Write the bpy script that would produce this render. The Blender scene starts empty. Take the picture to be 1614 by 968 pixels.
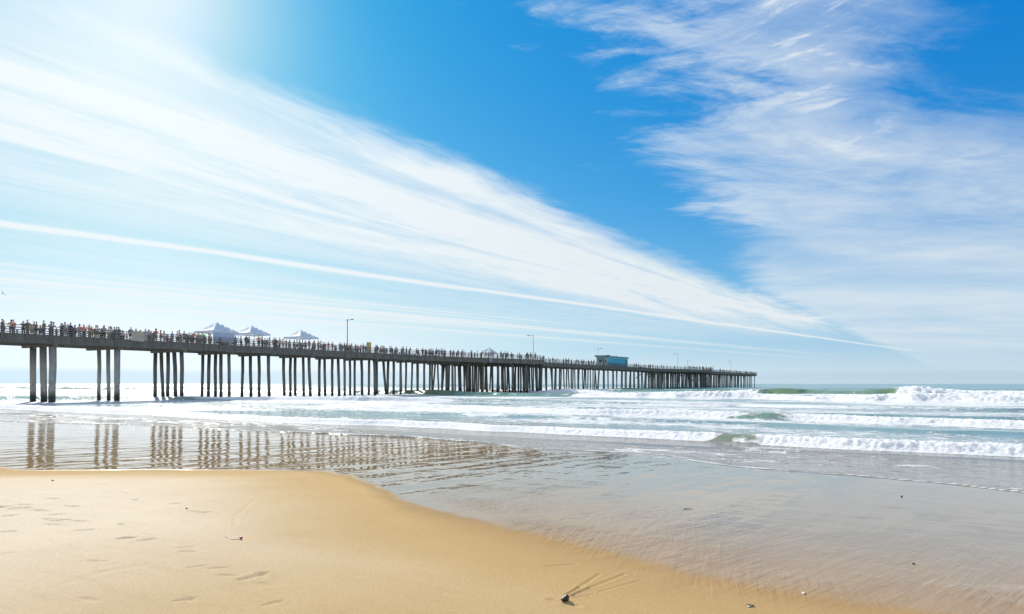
import bpy, bmesh, math, random
import numpy as np
from mathutils import Vector, Matrix

random.seed(7)
rng = np.random.default_rng(11)
R = math.radians
sc = bpy.context.scene
COL = sc.collection

# ------------------------------------------------------------------ frame of reference
F = 1076.0            # focal length in pixels of the 1614 wide photograph
HZ = 605.0            # row of the horizon
CAMZ = 2.2
AX = R(31.7)          # bearing of the pier (and of the offshore direction)
SX, SY = math.sin(AX), math.cos(AX)          # offshore unit vector
LX, LY = SY, -SX                             # along shore, to the right
SUN_AZ, SUN_EL = R(-29.0), R(29.5)           # bearing (from +Y, clockwise) and height

# ------------------------------------------------------------------ camera
cam_d = bpy.data.cameras.new('camera')
cam = bpy.data.objects.new('camera', cam_d)
COL.objects.link(cam)
cam.location = (0, 0, CAMZ)
cam.rotation_euler = (R(90), R(0.0), 0)
cam_d.sensor_width = 36
cam_d.lens = 36 * F / 1614
cam_d.shift_y = (HZ - 484) / 1614
cam_d.clip_start = 0.1
cam_d.clip_end = 60000
sc.camera = cam

# ------------------------------------------------------------------ numpy noise
def vnoise(x, y, seed=0):
    xi = np.floor(x).astype(np.int64); yi = np.floor(y).astype(np.int64)
    xf = x - xi; yf = y - yi
    u = xf * xf * xf * (xf * (xf * 6 - 15) + 10); v = yf * yf * yf * (yf * (yf * 6 - 15) + 10)
    def h(a, b):
        n = (a * 374761393 + b * 668265263 + seed * 1442695041) & 0xffffffff
        n = ((n ^ (n >> 13)) * 1274126177) & 0xffffffff
        n = (n ^ (n >> 16)) & 0xffffffff
        return n / 4294967295.0
    a = h(xi, yi); b = h(xi + 1, yi); c = h(xi, yi + 1); d = h(xi + 1, yi + 1)
    return ((a * (1 - u) + b * u) * (1 - v) + (c * (1 - u) + d * u) * v) * 2 - 1

def fbm(x, y, octaves=4, seed=0, gain=0.5):
    t = 0; a = 1; n = 0
    for o in range(octaves):
        t = t + a * vnoise(x, y, seed + o * 17); n += a; a *= gain
        x = x * 2.03 + 5.1; y = y * 2.03 + 1.7
    return t / n

def sstep(a, b, x):
    t = np.clip((x - a) / (b - a), 0, 1)
    return t * t * (3 - 2 * t)

# ------------------------------------------------------------------ beach shape (world, in s = offshore, l = along shore)
def base_z(s):
    s = np.asarray(s, float)
    near = 0.03 * (20 - s)
    z = np.where(s > 22, -0.06 - 0.045 * (s - 22), near)
    z = np.where(s < 2, 0.54 + 0.022 * (2 - s), z)
    z = np.where(s < -60, 1.9 + 0.002 * (-60 - s), z)
    return np.maximum(z, -4.0)

def ray_ground(px, py):
    z = 0.2
    for _ in range(30):
        Y = F * (CAMZ - z) / (py - HZ); X = (px - 807) / F * Y
        z = float(base_z(X * SX + Y * SY))
    return X, Y, z

def to_sl(px, py):
    X, Y, z = ray_ground(px, py)
    return X * LX + Y * LY, X * SX + Y * SY

# outline of the dry sand and of the swash edge, as traced, turned into ground coordinates
DRY = [(0, 743), (130, 743), (250, 742), (360, 743), (480, 744), (530, 752), (565, 766), (592, 784), (612, 800), (640, 816), (690, 834), (740, 852),
       (800, 873), (860, 896), (930, 918), (1000, 944), (1100, 966)]
SWASH = [(0, 664), (120, 668), (250, 671), (400, 680), (520, 684), (640, 690), (750, 698), (850, 708), (930, 711), (1000, 714), (1060, 721), (1110, 730),
         (1160, 737), (1250, 744), (1330, 748), (1420, 757), (1510, 766), (1614, 779)]
dl = sorted(to_sl(*p) for p in DRY)
dl = [(-70, dl[0][1] - 2.0), (-35, dl[0][1] - 0.6)] + dl + [(4, 4.6), (12, 4.0), (60, 3.0)]
DL = np.array([p[0] for p in dl]); DS = np.array([p[1] for p in dl])
wl = sorted(to_sl(*p) for p in SWASH)
wl = [(-400, 18.5), (-120, 18.0), (-70, wl[0][1] + .5)] + wl + [(30, 15.5), (60, 17), (400, 17)]
WL = np.array([p[0] for p in wl]); WS = np.array([p[1] for p in wl])

def dry_edge(l): return np.interp(l, DL, DS)
def swash_edge(l):
    return np.interp(l, WL, WS) + 0.22 * vnoise(l * 0.55, l * 0 + 3.3, 5) + 0.1 * vnoise(l * 1.9, l * 0 + 9.1, 6)

# footprints and marks in the sand: (px, py, length m, width m, depth m, turn deg)
PRINTS = []
_r = random.Random(3)
def _p(px, py, L=.24, Wd=.085, D=.015, turn=None):
    X, Y, z = ray_ground(px, py)
    PRINTS.append((X, Y, L, Wd, D, _r.uniform(-60, 60) if turn is None else R(turn) * 57.2958))
for (zx, zy) in [(8, 226), (20, 222), (70, 235), (100, 228), (128, 212), (145, 228), (150, 238), (178, 241), (205, 247), (232, 243), (50, 270), (250, 288), (300, 294), (262, 316),
                 (320, 292), (345, 219), (372, 221), (285, 264), (405, 297), (430, 348), (35, 356), (620, 320), (636, 393), (650, 391), (640, 146), (690, 185), (745, 402),
                 (955, 463), (940, 440), (1000, 541), (1105, 547), (890, 204), (985, 245), (1045, 250), (500, 515), (12, 480), (940, 720), (960, 716), (1330, 578), (1350, 630),
                 (1390, 735), (520, 100), (270, 178), (450, 720), (1150, 585)]:
    _p(zx / 3.228, 740 + zy / 3.228)
GROOVES = []   # (px0,py0,px1,py1,width,depth)
def _g(a, b, c, d, w, dep):
    x0, y0, _ = ray_ground(a, b); x1, y1, _ = ray_ground(c, d)
    GROOVES.append((x0, y0, x1, y1, w, dep))
for (a, b, c, d, w, dep) in [(893, 938, 913, 926, .022, .010), (913, 926, 945, 905, .03, .006), (897, 941, 930, 927, .022, .010), (930, 927, 985, 905, .035, .006), (905, 943, 935, 937, .02, .006),
                             (945, 933, 1010, 915, .03, .004), (862, 893, 905, 890, .05, .006), (870, 947, 884, 951, .06, .008), (893, 952, 910, 956, .05, .008), (110, 935, 160, 918, .09, .003), (160, 918, 230, 905, .10, .003), (379, 929, 420, 916, .06, .010),
                             (370, 840, 372, 822, .05, .004), (372, 822, 402, 793, .06, .004)]:
    _g(a, b, c, d, w, dep)

def beach_z(X, Y, detail=True):
    s = X * SX + Y * SY; l = X * LX + Y * LY
    z = base_z(s)
    up = dry_edge(l) - s
    z = z + 0.09 * sstep(0.3, 3.6, up) * (1 - 0.6 * sstep(10, 40, up))
    # gentle unevenness, less where the water has levelled it
    w = 0.25 + 0.75 * sstep(-0.5, 2.5, up)
    z = z + w * (0.012 * fbm(X * .35, Y * .35, 3, 2) + 0.0035 * fbm(X * 1.6, Y * 1.6, 3, 4))
    z = z + 0.004 * vnoise(l * .12, s * .5, 31) * (1 - w)
    if detail:
        near = (np.hypot(X, Y) < 22)
        if near.any():
            xs, ys = X[near], Y[near]; dz = np.zeros_like(xs)
            for (fx, fy, L, Wd, D, t) in PRINTS:
                D = D * (1.0 if math.hypot(fx, fy) > 8 else .5)
                c, sn = math.cos(math.radians(t)), math.sin(math.radians(t))
                dx, dy = xs - fx, ys - fy
                m = (np.abs(dx) < .5) & (np.abs(dy) < .5)
                if not m.any(): continue
                a = (dx[m] * c + dy[m] * sn) / (L / 2); b = (-dx[m] * sn + dy[m] * c) / (Wd / 2)
                q = np.sqrt(a * a + b * b)
                dz[m] += -D * (1 - sstep(.55, 1.05, q)) + D * .35 * np.exp(-((q - 1.35) / .28) ** 2) * (0.5 + .5 * np.sin(a * 3 + fx * 7))
            for (x0, y0, x1, y1, wd, dep) in GROOVES:
                ex, ey = x1 - x0, y1 - y0; n2 = ex * ex + ey * ey
                tt = np.clip(((xs - x0) * ex + (ys - y0) * ey) / n2, 0, 1)
                dd = np.hypot(xs - x0 - tt * ex, ys - y0 - tt * ey)
                dz += -dep * np.exp(-(dd / wd * 1.5) ** 2) + dep * .4 * np.exp(-((dd - wd * 1.1) / (wd * .6)) ** 2)
            z = z.copy(); z[near] += dz
    return z

def ground_height(X, Y):
    return float(beach_z(np.array([X], float), np.array([Y], float))[0])

# ------------------------------------------------------------------ mesh helpers
def grid_mesh(name, X, Y, Z, attrs=None, keep=None, wrap=False):
    nr, nc = X.shape
    idx = np.arange(nr * nc).reshape(nr, nc)
    if wrap:
        idx = np.concatenate([idx, idx[:, :1]], axis=1)
    q = np.stack([idx[:-1, :-1], idx[:-1, 1:], idx[1:, 1:], idx[1:, :-1]], axis=-1).reshape(-1, 4)
    if keep is not None:
        kf = keep.ravel()[q].any(axis=1)
        q = q[kf]
    used = np.unique(q)
    remap = np.full(nr * nc, -1, np.int64); remap[used] = np.arange(len(used)); q = remap[q]
    co = np.stack([X.ravel(), Y.ravel(), Z.ravel()], -1)[used].astype(np.float32)
    # make faces look upwards
    a, b, c = co[q[0, 0]], co[q[0, 1]], co[q[0, 2]]
    if np.cross(b - a, c - a)[2] < 0: q = q[:, ::-1]
    me = bpy.data.meshes.new(name)
    me.vertices.add(len(co)); me.vertices.foreach_set('co', co.ravel())
    me.loops.add(q.size); me.loops.foreach_set('vertex_index', q.ravel().astype(np.int32))
    me.polygons.add(len(q)); me.polygons.foreach_set('loop_start', np.arange(0, q.size, 4, dtype=np.int32))
    me.polygons.foreach_set('loop_total', np.full(len(q), 4, np.int32))
    me.polygons.foreach_set('use_smooth', np.ones(len(q), bool))
    me.update(calc_edges=True)
    for k, v in (attrs or {}).items():
        at = me.attributes.new(k, 'FLOAT', 'POINT')
        at.data.foreach_set('value', v.ravel()[used].astype(np.float32))
    return me

def link(name, me, mat=None, parent=None):
    o = bpy.data.objects.new(name, me); COL.objects.link(o)
    if mat is not None and me is not None:
        if len(me.materials) == 0: me.materials.append(mat)
    if parent is not None: o.parent = parent
    return o

def empty(name, loc=(0, 0, 0), rz=0.0):
    o = bpy.data.objects.new(name, None); COL.objects.link(o)
    o.location = loc; o.rotation_euler = (0, 0, rz); o.empty_display_size = .3
    return o

def tag(o, label=None, cat=None, group=None, kind=None):
    if label: o['label'] = label
    if cat: o['category'] = cat
    if group: o['group'] = group
    if kind: o['kind'] = kind
    return o

class MB:
    """collects boxes, bars and tubes; build() links them as ONE mesh object"""
    def __init__(self): self.v = []; self.f = []; self.sm = []
    def add(self, vs, fs, smooth=False):
        n = len(self.v); self.v += [tuple(p) for p in vs]
        self.f += [tuple(n + i for i in f) for f in fs]; self.sm += [smooth] * len(fs)
    def box(self, x0, x1, y0, y1, z0, z1):
        self.add([(x0, y0, z0), (x1, y0, z0), (x1, y1, z0), (x0, y1, z0), (x0, y0, z1), (x1, y0, z1), (x1, y1, z1), (x0, y1, z1)],
                 [(0, 3, 2, 1), (4, 5, 6, 7), (0, 1, 5, 4), (1, 2, 6, 5), (2, 3, 7, 6), (3, 0, 4, 7)])
    def bar(self, p, q, w, h):
        p = Vector(p); q = Vector(q); d = (q - p).normalized()
        up = Vector((0, 0, 1)) if abs(d.z) < .95 else Vector((1, 0, 0))
        a = d.cross(up).normalized() * (w / 2); b = a.cross(d).normalized() * (h / 2)
        vs = [p - a - b, p + a - b, p + a + b, p - a + b, q - a - b, q + a - b, q + a + b, q - a + b]
        self.add(vs, [(0, 1, 2, 3), (7, 6, 5, 4), (0, 4, 5, 1), (1, 5, 6, 2), (2, 6, 7, 3), (3, 7, 4, 0)])
    def tube(self, pts, rs, n=10, cap=True):
        pts = [Vector(p) for p in pts]; rings = []
        base = len(self.v); vs = []; fs = []
        for i, p in enumerate(pts):
            d = (pts[min(i + 1, len(pts) - 1)] - pts[max(i - 1, 0)]).normalized()
            up = Vector((0, 0, 1)) if abs(d.z) < .9 else Vector((1, 0, 0))
            a = d.cross(up).normalized(); b = a.cross(d).normalized()
            for k in range(n):
                an = 2 * math.pi * k / n
                vs.append(p + (a * math.cos(an) + b * math.sin(an)) * rs[i])
        for i in range(len(pts) - 1):
            for k in range(n):
                k2 = (k + 1) % n
                fs.append((i * n + k, (i + 1) * n + k, (i + 1) * n + k2, i * n + k2))
        self.add(vs, fs, True)
        if cap:
            m = len(self.v) - len(vs)
            self.f.append(tuple(m + k for k in range(n))); self.sm.append(False)
            self.f.append(tuple(m + (len(pts) - 1) * n + k for k in reversed(range(n)))); self.sm.append(False)
    def mesh(self, name, mat=None):
        me = bpy.data.meshes.new(name); me.from_pydata(self.v, [], self.f)
        me.polygons.foreach_set('use_smooth', self.sm); me.update()
        if mat: me.materials.append(mat)
        return me
    def build(self, name, mat, parent=None):
        return link(name, self.mesh(name, mat), None, parent)

# ------------------------------------------------------------------ node helpers
class NT:
    def __init__(self, tree): self.t = tree; self.n = tree.nodes; self.l = tree.links
    def new(self, typ, **kw):
        n = self.n.new(typ)
        for k, v in kw.items(): setattr(n, k, v)
        return n
    def put(self, sock, v):
        if v is None: return
        if isinstance(v, bpy.types.NodeSocket): self.l.new(v, sock)
        else: sock.default_value = v
    def m(self, op, a, b=None, c=None, clamp=False):
        n = self.new('ShaderNodeMath', operation=op); n.use_clamp = clamp
        self.put(n.inputs[0], a); self.put(n.inputs[1], b); self.put(n.inputs[2], c)
        return n.outputs[0]
    def add(self, a, b): return self.m('ADD', a, b)
    def sub(self, a, b): return self.m('SUBTRACT', a, b)
    def mul(self, a, b): return self.m('MULTIPLY', a, b)
    def ss(self, a, b, x):           # smoothstep; a may be greater than b
        n = self.new('ShaderNodeMapRange', interpolation_type='SMOOTHSTEP')
        self.put(n.inputs['Value'], x)
        if isinstance(a, (int, float)) and isinstance(b, (int, float)) and a > b:
            n.inputs['From Min'].default_value = b; n.inputs['From Max'].default_value = a
            n.inputs['To Min'].default_value = 1; n.inputs['To Max'].default_value = 0
        else:
            self.put(n.inputs['From Min'], a); self.put(n.inputs['From Max'], b)
        return n.outputs['Result']
    def mix(self, f, a, b):
        n = self.new('ShaderNodeMix', data_type='RGBA')
        self.put(n.inputs['Factor'], f)
        self.put(n.inputs['A'] if False else n.inputs[6], a if isinstance(a, bpy.types.NodeSocket) else (*a, 1)[:4])
        self.put(n.inputs[7], b if isinstance(b, bpy.types.NodeSocket) else (*b, 1)[:4])
        return n.outputs[2]
    def comb(self, x, y, z=0.0):
        n = self.new('ShaderNodeCombineXYZ')
        self.put(n.inputs[0], x); self.put(n.inputs[1], y); self.put(n.inputs[2], z)
        return n.outputs[0]
    def noise(self, vec, scale=1.0, detail=4, rough=.5, dist=0.0, w=None):
        n = self.new('ShaderNodeTexNoise')
        self.put(n.inputs['Vector'], vec); n.inputs['Scale'].default_value = scale
        n.inputs['Detail'].default_value = detail; n.inputs['Roughness'].default_value = rough
        n.inputs['Distortion'].default_value = dist
        return n.outputs['Fac']
    def attr(self, name):
        return self.new('ShaderNodeAttribute', attribute_name=name).outputs['Fac']
    def sep(self, v):
        n = self.new('ShaderNodeSeparateXYZ'); self.put(n.inputs[0], v); return n.outputs
    def bump(self, h, dist, strength=1.0, normal=None):
        n = self.new('ShaderNodeBump'); n.inputs['Strength'].default_value = strength
        n.inputs['Distance'].default_value = dist; self.put(n.inputs['Height'], h); self.put(n.inputs['Normal'], normal)
        return n.outputs[0]

def material(name):
    m = bpy.data.materials.new(name); m.use_nodes = True
    t = NT(m.node_tree); b = m.node_tree.nodes['Principled BSDF']
    return m, t, b

def plain(name, col, rough=.7, var=.25, scale=6.0, bump=.0, metal=0.0, coords='Object'):
    """a procedural material: base colour with noise wear"""
    m, t, b = material(name)
    tc = t.new('ShaderNodeTexCoord').outputs[coords]
    n = t.noise(tc, scale, 5, .6)
    lo = [c * (1 - var) for c in col]; hi = [min(1, c * (1 + var)) for c in col]
    t.put(b.inputs['Base Color'], t.mix(t.ss(.3, .7, n), lo, hi))
    b.inputs['Roughness'].default_value = rough; b.inputs['Metallic'].default_value = metal
    if bump: t.put(b.inputs['Normal'], t.bump(t.noise(tc, scale * 4, 4), bump))
    return m

# ------------------------------------------------------------------ world: sky, cirrus, contrails
world = bpy.data.worlds.new('World'); sc.world = world; world.use_nodes = True
w = NT(world.node_tree)
bg = world.node_tree.nodes['Background']
SKY_STRENGTH = 0.10
bg.inputs['Strength'].default_value = SKY_STRENGTH
sky = w.new('ShaderNodeTexSky', sky_type='NISHITA')
sky.sun_disc = False; sky.sun_elevation = SUN_EL; sky.sun_rotation = SUN_AZ
sky.air_density = 1.0; sky.dust_density = 0.6; sky.ozone_density = 3.0; sky.altitude = 0
skr, skg, skb = w.sep(sky.outputs[0])     # tame the range of the physical sky and deepen its blue
def curve(v, ref, p, top): return w.mul(w.m('POWER', w.mul(v, 1 / ref), p), top / SKY_STRENGTH)
sg_ = w.add(curve(skg, 11.7, .55, .255), curve(skg, 11.7, 4.0, .12))
skyc = w.comb(w.m('MINIMUM', curve(skr, 11.6, 3.9, .23), w.mul(sg_, .74)), sg_, w.m('MAXIMUM', curve(skb, 12.6, .28, .43), w.mul(sg_, 1.25)))
dirv = w.new('ShaderNodeTexCoord').outputs['Generated']
dx, dy, dz = w.sep(dirv)
zc = w.m('MAXIMUM', dz, 0.012)
px_, py_ = w.m('DIVIDE', dx, zc), w.m('DIVIDE', dy, zc)
c34, s34 = math.cos(R(34)), math.sin(R(34))
U = w.add(w.mul(px_, s34), w.mul(py_, c34)); V = w.sub(w.mul(px_, c34), w.mul(py_, s34))
c43, s43 = math.cos(R(43)), math.sin(R(43))
V2 = w.sub(w.mul(px_, c43), w.mul(py_, s43)); U2 = w.add(w.mul(px_, s43), w.mul(py_, c43))
# sun proximity
sv = (math.sin(SUN_AZ) * math.cos(SUN_EL), math.cos(SUN_AZ) * math.cos(SUN_EL), math.sin(SUN_EL))
vd = w.new('ShaderNodeVectorMath', operation='DOT_PRODUCT'); w.l.new(dirv, vd.inputs[0]); vd.inputs[1].default_value = sv
sd = w.m('MAXIMUM', vd.outputs['Value'], 0.0)
glow = w.m('POWER', sd, 7.0); gloww = w.m('POWER', sd, 3.0); glow2 = w.m('POWER', sd, 120.0)
# left cirrus sheet (V below about -2)
n_edge = w.noise(w.comb(w.mul(U, .55), w.mul(V, 1.6), 1.0), 1.0, 6, .6, .4)
n_hair = w.noise(w.comb(w.mul(U, 2.2), w.mul(V, 5.0), 4.0), 1.0, 5, .6, .6)
ve = w.add(V, w.add(w.mul(w.sub(n_edge, .5), 0.55), w.mul(w.sub(n_hair, .5), .35)))
m1 = w.ss(-1.84, -2.24, ve)
n_st = w.noise(w.comb(w.mul(U, .22), w.mul(V, 2.1), 7.0), 1.0, 6, .66, .5)
n_st2 = w.noise(w.comb(w.mul(U2, .12), w.mul(V2, 3.2), 2.0), 1.0, 4, .6)
dens1 = w.add(w.mul(w.ss(.30, .66, n_st), .62), w.mul(w.ss(.3, .7, n_hair), .16))
core = w.ss(-4.7, -2.9, V)                                   # the thick sheet thins away from its edge
dens1 = w.add(w.mul(dens1, w.add(w.mul(core, .75), .25)), w.add(.28, w.mul(core, .22)))
far_st = w.mul(w.ss(-5.8, -7.0, V2), w.mul(w.ss(.45, .68, n_st2), .5))
dens1 = w.add(dens1, far_st)
c1 = w.mul(w.mul(m1, dens1), w.ss(19.0, 7.0, U))
# contrails
def trail(center, width, wob, lo, hi, amt, seed):
    nn = w.noise(w.comb(w.mul(U2, .35), seed, 0.0), 1.0, 4, .6)
    d = w.m('DIVIDE', w.sub(w.add(V2, w.mul(w.sub(nn, .5), wob)), center), w.mul(width, w.add(.6, nn)))
    g = w.m('EXPONENT', w.mul(w.mul(d, d), -1.0))
    return w.mul(w.mul(g, amt), w.mul(w.ss(lo[0], lo[1], U2), w.ss(hi[1], hi[0], U2)))
tr = trail(-5.22, .085, .25, (-5, -3), (17, 27), .85, 3.0)
tr = w.add(tr, trail(-3.92, .07, .2, (2.4, 4.2), (9, 14), .6, 8.0))
tr = w.add(tr, trail(-8.1, .26, .5, (-5, -2), (14, 30), .42, 12.0))
tr = w.add(tr, trail(-9.6, .22, .5, (-5, -2), (20, 40), .35, 17.0))
# right feathered cirrus
az_ = w.m('DIVIDE', dx, w.m('MAXIMUM', dy, .08)); el_ = w.m('LOGARITHM', w.m('MAXIMUM', py_, .05), 2.718)
wv = w.noise(w.comb(w.mul(az_, 2.2), w.mul(el_, 2.0), 31.0), 1.0, 3, .5)
wz = w.mul(w.sub(wv, .5), 1.1)
n_f = w.noise(w.comb(w.add(w.mul(az_, 4.0), w.mul(el_, 1.2)), w.add(w.add(w.mul(el_, 7.5), w.mul(az_, -2.2)), wz), 3.0), 1.0, 7, .62, .35)
n_f2 = w.noise(w.comb(w.add(w.mul(az_, 7.0), w.mul(el_, -4.0)), w.add(w.add(w.mul(el_, 17.0), w.mul(az_, 9.0)), w.mul(wz, 5.0)), 9.0), 1.0, 6, .66, .5)
n_f3 = w.noise(w.comb(w.mul(az_, 16.0), w.add(w.mul(el_, 34.0), w.add(w.mul(az_, -6.0), w.mul(wz, 9.0))), 15.0), 1.0, 4, .65, .3)
soft = w.ss(6.5, 2.2, U)                                        # texture softens with distance
vf = w.add(V, w.add(w.mul(w.mul(w.sub(n_f, .5), .95), w.add(.35, soft)), w.mul(w.sub(n_f2, .5), .40)))
lb = w.sub(w.sub(-0.94, w.mul(w.ss(2.42, 2.8, U), .42)), w.mul(w.ss(3.6, 8.0, U), .75))
lmask = w.ss(-.04, .40, w.sub(vf, lb))
rb = w.add(-0.26, w.mul(w.ss(2.6, 3.9, U), .75))
rb = w.add(rb, w.mul(w.ss(3.5, 7.0, U), 3.0))
rmask = w.ss(.32, -.35, w.sub(vf, rb))
m2 = w.mul(lmask, rmask)
n_b = w.noise(w.comb(w.mul(az_, 3.2), w.add(w.mul(el_, 4.0), wz), 12.0), 1.0, 5, .55, .3)
dens2 = w.add(w.mul(w.ss(.25, .72, n_b), .40), w.mul(w.add(w.add(w.mul(w.ss(.3, .75, n_f), .30), w.mul(w.ss(.35, .75, n_f2), .22)), w.mul(w.ss(.35, .75, n_f3), .14)), w.add(.35, w.mul(soft, .65))))
dens2 = w.add(w.add(dens2, .10), w.mul(w.ss(3.0, 7.0, U), .30))
c2 = w.mul(m2, w.mul(dens2, .82))
# bright filaments along the upper right rim
fil = w.mul(w.ss(.50, .70, n_f2), w.mul(w.m('EXPONENT', w.mul(w.m('POWER', w.m('DIVIDE', w.add(V, .38), .16), 2.0), -1.0)), w.mul(w.ss(1.3, 1.9, U), w.ss(3.6, 2.6, U))))
c2 = w.add(c2, w.mul(fil, .5))
# unseen cirrus added to the landward sky, behind the camera, as white fill light
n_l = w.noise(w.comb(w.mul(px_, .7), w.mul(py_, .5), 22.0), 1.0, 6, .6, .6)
fill_cirrus = w.mul(w.ss(.1, -.5, dy), w.add(.42, w.mul(w.ss(.3, .65, n_l), .5)))
cloud = w.add(w.mul(w.add(w.add(c1, fill_cirrus), c2), w.ss(.0, .075, dz)), w.mul(tr, w.ss(.02, .05, dz)))
cloud = w.m('MINIMUM', cloud, 0.95)
# thin veil low down
veil = w.m('EXPONENT', w.mul(w.m('MAXIMUM', dz, 0.0), -10.5))
veil = w.m('MINIMUM', w.add(w.mul(veil, .90), w.mul(w.mul(glow, .54), w.m('EXPONENT', w.mul(w.m('MAXIMUM', dz, 0.0), -5.5)))), .95)
lit = w.add(.90, w.mul(glow, .16))
K = 1.0 / SKY_STRENGTH * 0.47
def scaled(col, fac):
    vm = w.new('ShaderNodeVectorMath', operation='SCALE')
    vm.inputs[0].default_value = [c * K for c in col]; w.put(vm.inputs['Scale'], fac); return vm.outputs[0]
hazecol = scaled((.83, .93, .985), w.add(.90, w.mul(gloww, .30)))
base = w.mix(veil, skyc, hazecol)
cl = scaled((0.93, 1.0, 1.03), lit)
full = w.mix(cloud, base, cl)
# aureole round the sun
full = w.mix(w.m('MINIMUM', w.mul(glow2, .38), .95), full, scaled((1.05, 1.06, 1.06), 1.05))
# low marine fog bank on the horizon
bn = w.noise(w.comb(w.mul(w.m('DIVIDE', dx, w.m('MAXIMUM', w.m('ABSOLUTE', dy), .1)), 3.0), w.mul(dz, 25), 0.0), 1.0, 3, .5)
bank = w.ss(0.004, -.004, w.sub(dz, w.add(.008, w.mul(bn, .016))))
full = w.mix(w.mul(bank, .72), full, scaled((.58, .75, .88), w.add(.84, w.mul(gloww, .50))))
w.l.new(full, bg.inputs['Color'])

# ------------------------------------------------------------------ sun
sd_ = bpy.data.lights.new('sun', 'SUN'); sun = bpy.data.objects.new('sun', sd_); COL.objects.link(sun)
sd_.energy = 3.0; sd_.angle = R(0.5); sd_.color = (1.0, .94, .84)
sun.rotation_euler = Vector(sv).to_track_quat('Z', 'Y').to_euler()
sun.location = (0, 0, 40)

# ------------------------------------------------------------------ render settings
sc.render.engine = 'CYCLES'
sc.view_settings.view_transform = 'Standard'; sc.view_settings.look = 'None'
sc.view_settings.gamma = 1.0; sc.view_settings.use_curve_mapping = False
sc.view_settings.exposure = 1.02
sc.cycles.max_bounces = 6; sc.cycles.diffuse_bounces = 3; sc.cycles.glossy_bounces = 3
sc.cycles.transmission_bounces = 2; sc.cycles.volume_bounces = 0
sc.cycles.caustics_reflective = False; sc.cycles.caustics_refractive = False
sc.cycles.sample_clamp_indirect = 6.0; sc.cycles.sample_clamp_direct = 12.0

# ------------------------------------------------------------------ materials of the ground and the water
def ls_coords(t):
    """world position turned so that x runs along the shore and y offshore"""
    p = t.new('ShaderNodeNewGeometry').outputs['Position']
    x, y, z = t.sep(p)
    l = t.add(t.mul(x, LX), t.mul(y, LY)); s = t.add(t.mul(x, SX), t.mul(y, SY))
    return p, l, s

def sand_material():
    m, t, b = material('beach_sand')
    p, l, s = ls_coords(t)
    wet = t.attr('wet'); damp = t.attr('damp')
    g = t.noise(p, 260.0, 3, .7); g2 = t.noise(p, 40.0, 4, .6); g3 = t.noise(p, 1.1, 5, .55); g4 = t.noise(t.comb(t.mul(l, .5), t.mul(s, 1.6)), 1.0, 4, .6)
    dry = t.mix(g3, (.71, .59, .42), (.79, .67, .49))
    dmp = t.mix(g3, (.50, .335, .145), (.57, .39, .175))
    c = t.mix(damp, dry, dmp)
    c = t.mix(t.mul(t.ss(.62, .8, g), .35), c, (.75, .66, .48))
    c = t.mix(t.mul(t.ss(.42, .22, g), .35), c, (.22, .15, .08))
    g5 = t.noise(p, 75.0, 4, .75); g6 = t.noise(t.comb(t.mul(l, 1.2), t.mul(s, 5.0)), 1.0, 5, .65)
    c = t.mix(t.mul(t.ss(.35, .65, g2), .16), c, (.3, .2, .1))
    c = t.mix(t.mul(t.ss(.58, .74, g5), .34), c, (.20, .13, .06))
    c = t.mix(t.mul(t.ss(.44, .30, g5), .40), c, (.88, .78, .60))
    c = t.mix(t.mul(t.ss(.52, .72, g6), .16), c, (.42, .29, .13))
    wetc = t.mix(t.ss(-8.0, -14.0, l), t.mix(g4, (.23, .145, .062), (.29, .19, .088)), t.mix(g4, (.38, .235, .085), (.45, .29, .115)))
    wetc = t.mix(t.mul(t.attr('matte'), .8), wetc, t.mix(g4, (.36, .22, .10), (.43, .275, .135)))
    c = t.mix(wet, c, wetc)
    t.put(b.inputs['Base Color'], c)
    rip = t.add(t.mul(t.noise(t.comb(t.mul(l, 1.5), t.mul(s, .38)), 1.0, 2, .45), .75), t.mul(t.noise(t.comb(t.mul(l, .5), t.mul(s, 2.6), 4.0), 1.0, 3, .5), .12))
    # drained rills, slanting across the wet sand
    a1 = t.noise(t.comb(t.add(t.mul(l, 13.0), t.mul(s, 3.5)), t.mul(s, 1.3), 2.0), 1.0, 3, .55, .5)
    a2 = t.noise(t.comb(t.add(t.mul(l, 10.0), t.mul(s, -2.5)), t.mul(s, 1.6), 5.0), 1.0, 3, .55, .5)
    rill = t.mul(t.add(a1, a2), t.attr('rill'))
    film = t.mul(t.ss(.55, .95, wet), 1.0)
    wetf = t.ss(.5, 1.0, wet)
    ro = t.add(t.mul(t.sub(1.0, wetf), .82), t.add(.035, t.mul(t.attr('rill'), .10)))
    ro = t.add(ro, t.mul(t.ss(.45, .7, g4), t.mul(t.attr('matte'), .10)))
    t.put(b.inputs['Roughness'], t.m('MINIMUM', t.add(ro, t.mul(t.attr('matte'), .05)), .92))
    b.inputs['IOR'].default_value = 1.36
    t.put(b.inputs['Specular IOR Level'], t.mul(t.sub(1.0, t.mul(t.attr('matte'), .84)), t.add(.03, t.mul(t.ss(.55, 1.0, wetf), .66))))
    n1 = t.bump(t.mul(t.add(t.mul(g, .6), g2), t.sub(1.0, wet)), .006)
    n2 = t.bump(t.mul(rip, film), .040, 1.0, n1)
    n3 = t.bump(rill, .022, 1.0, n2)
    t.put(b.inputs['Normal'], n3)
    return m

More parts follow.
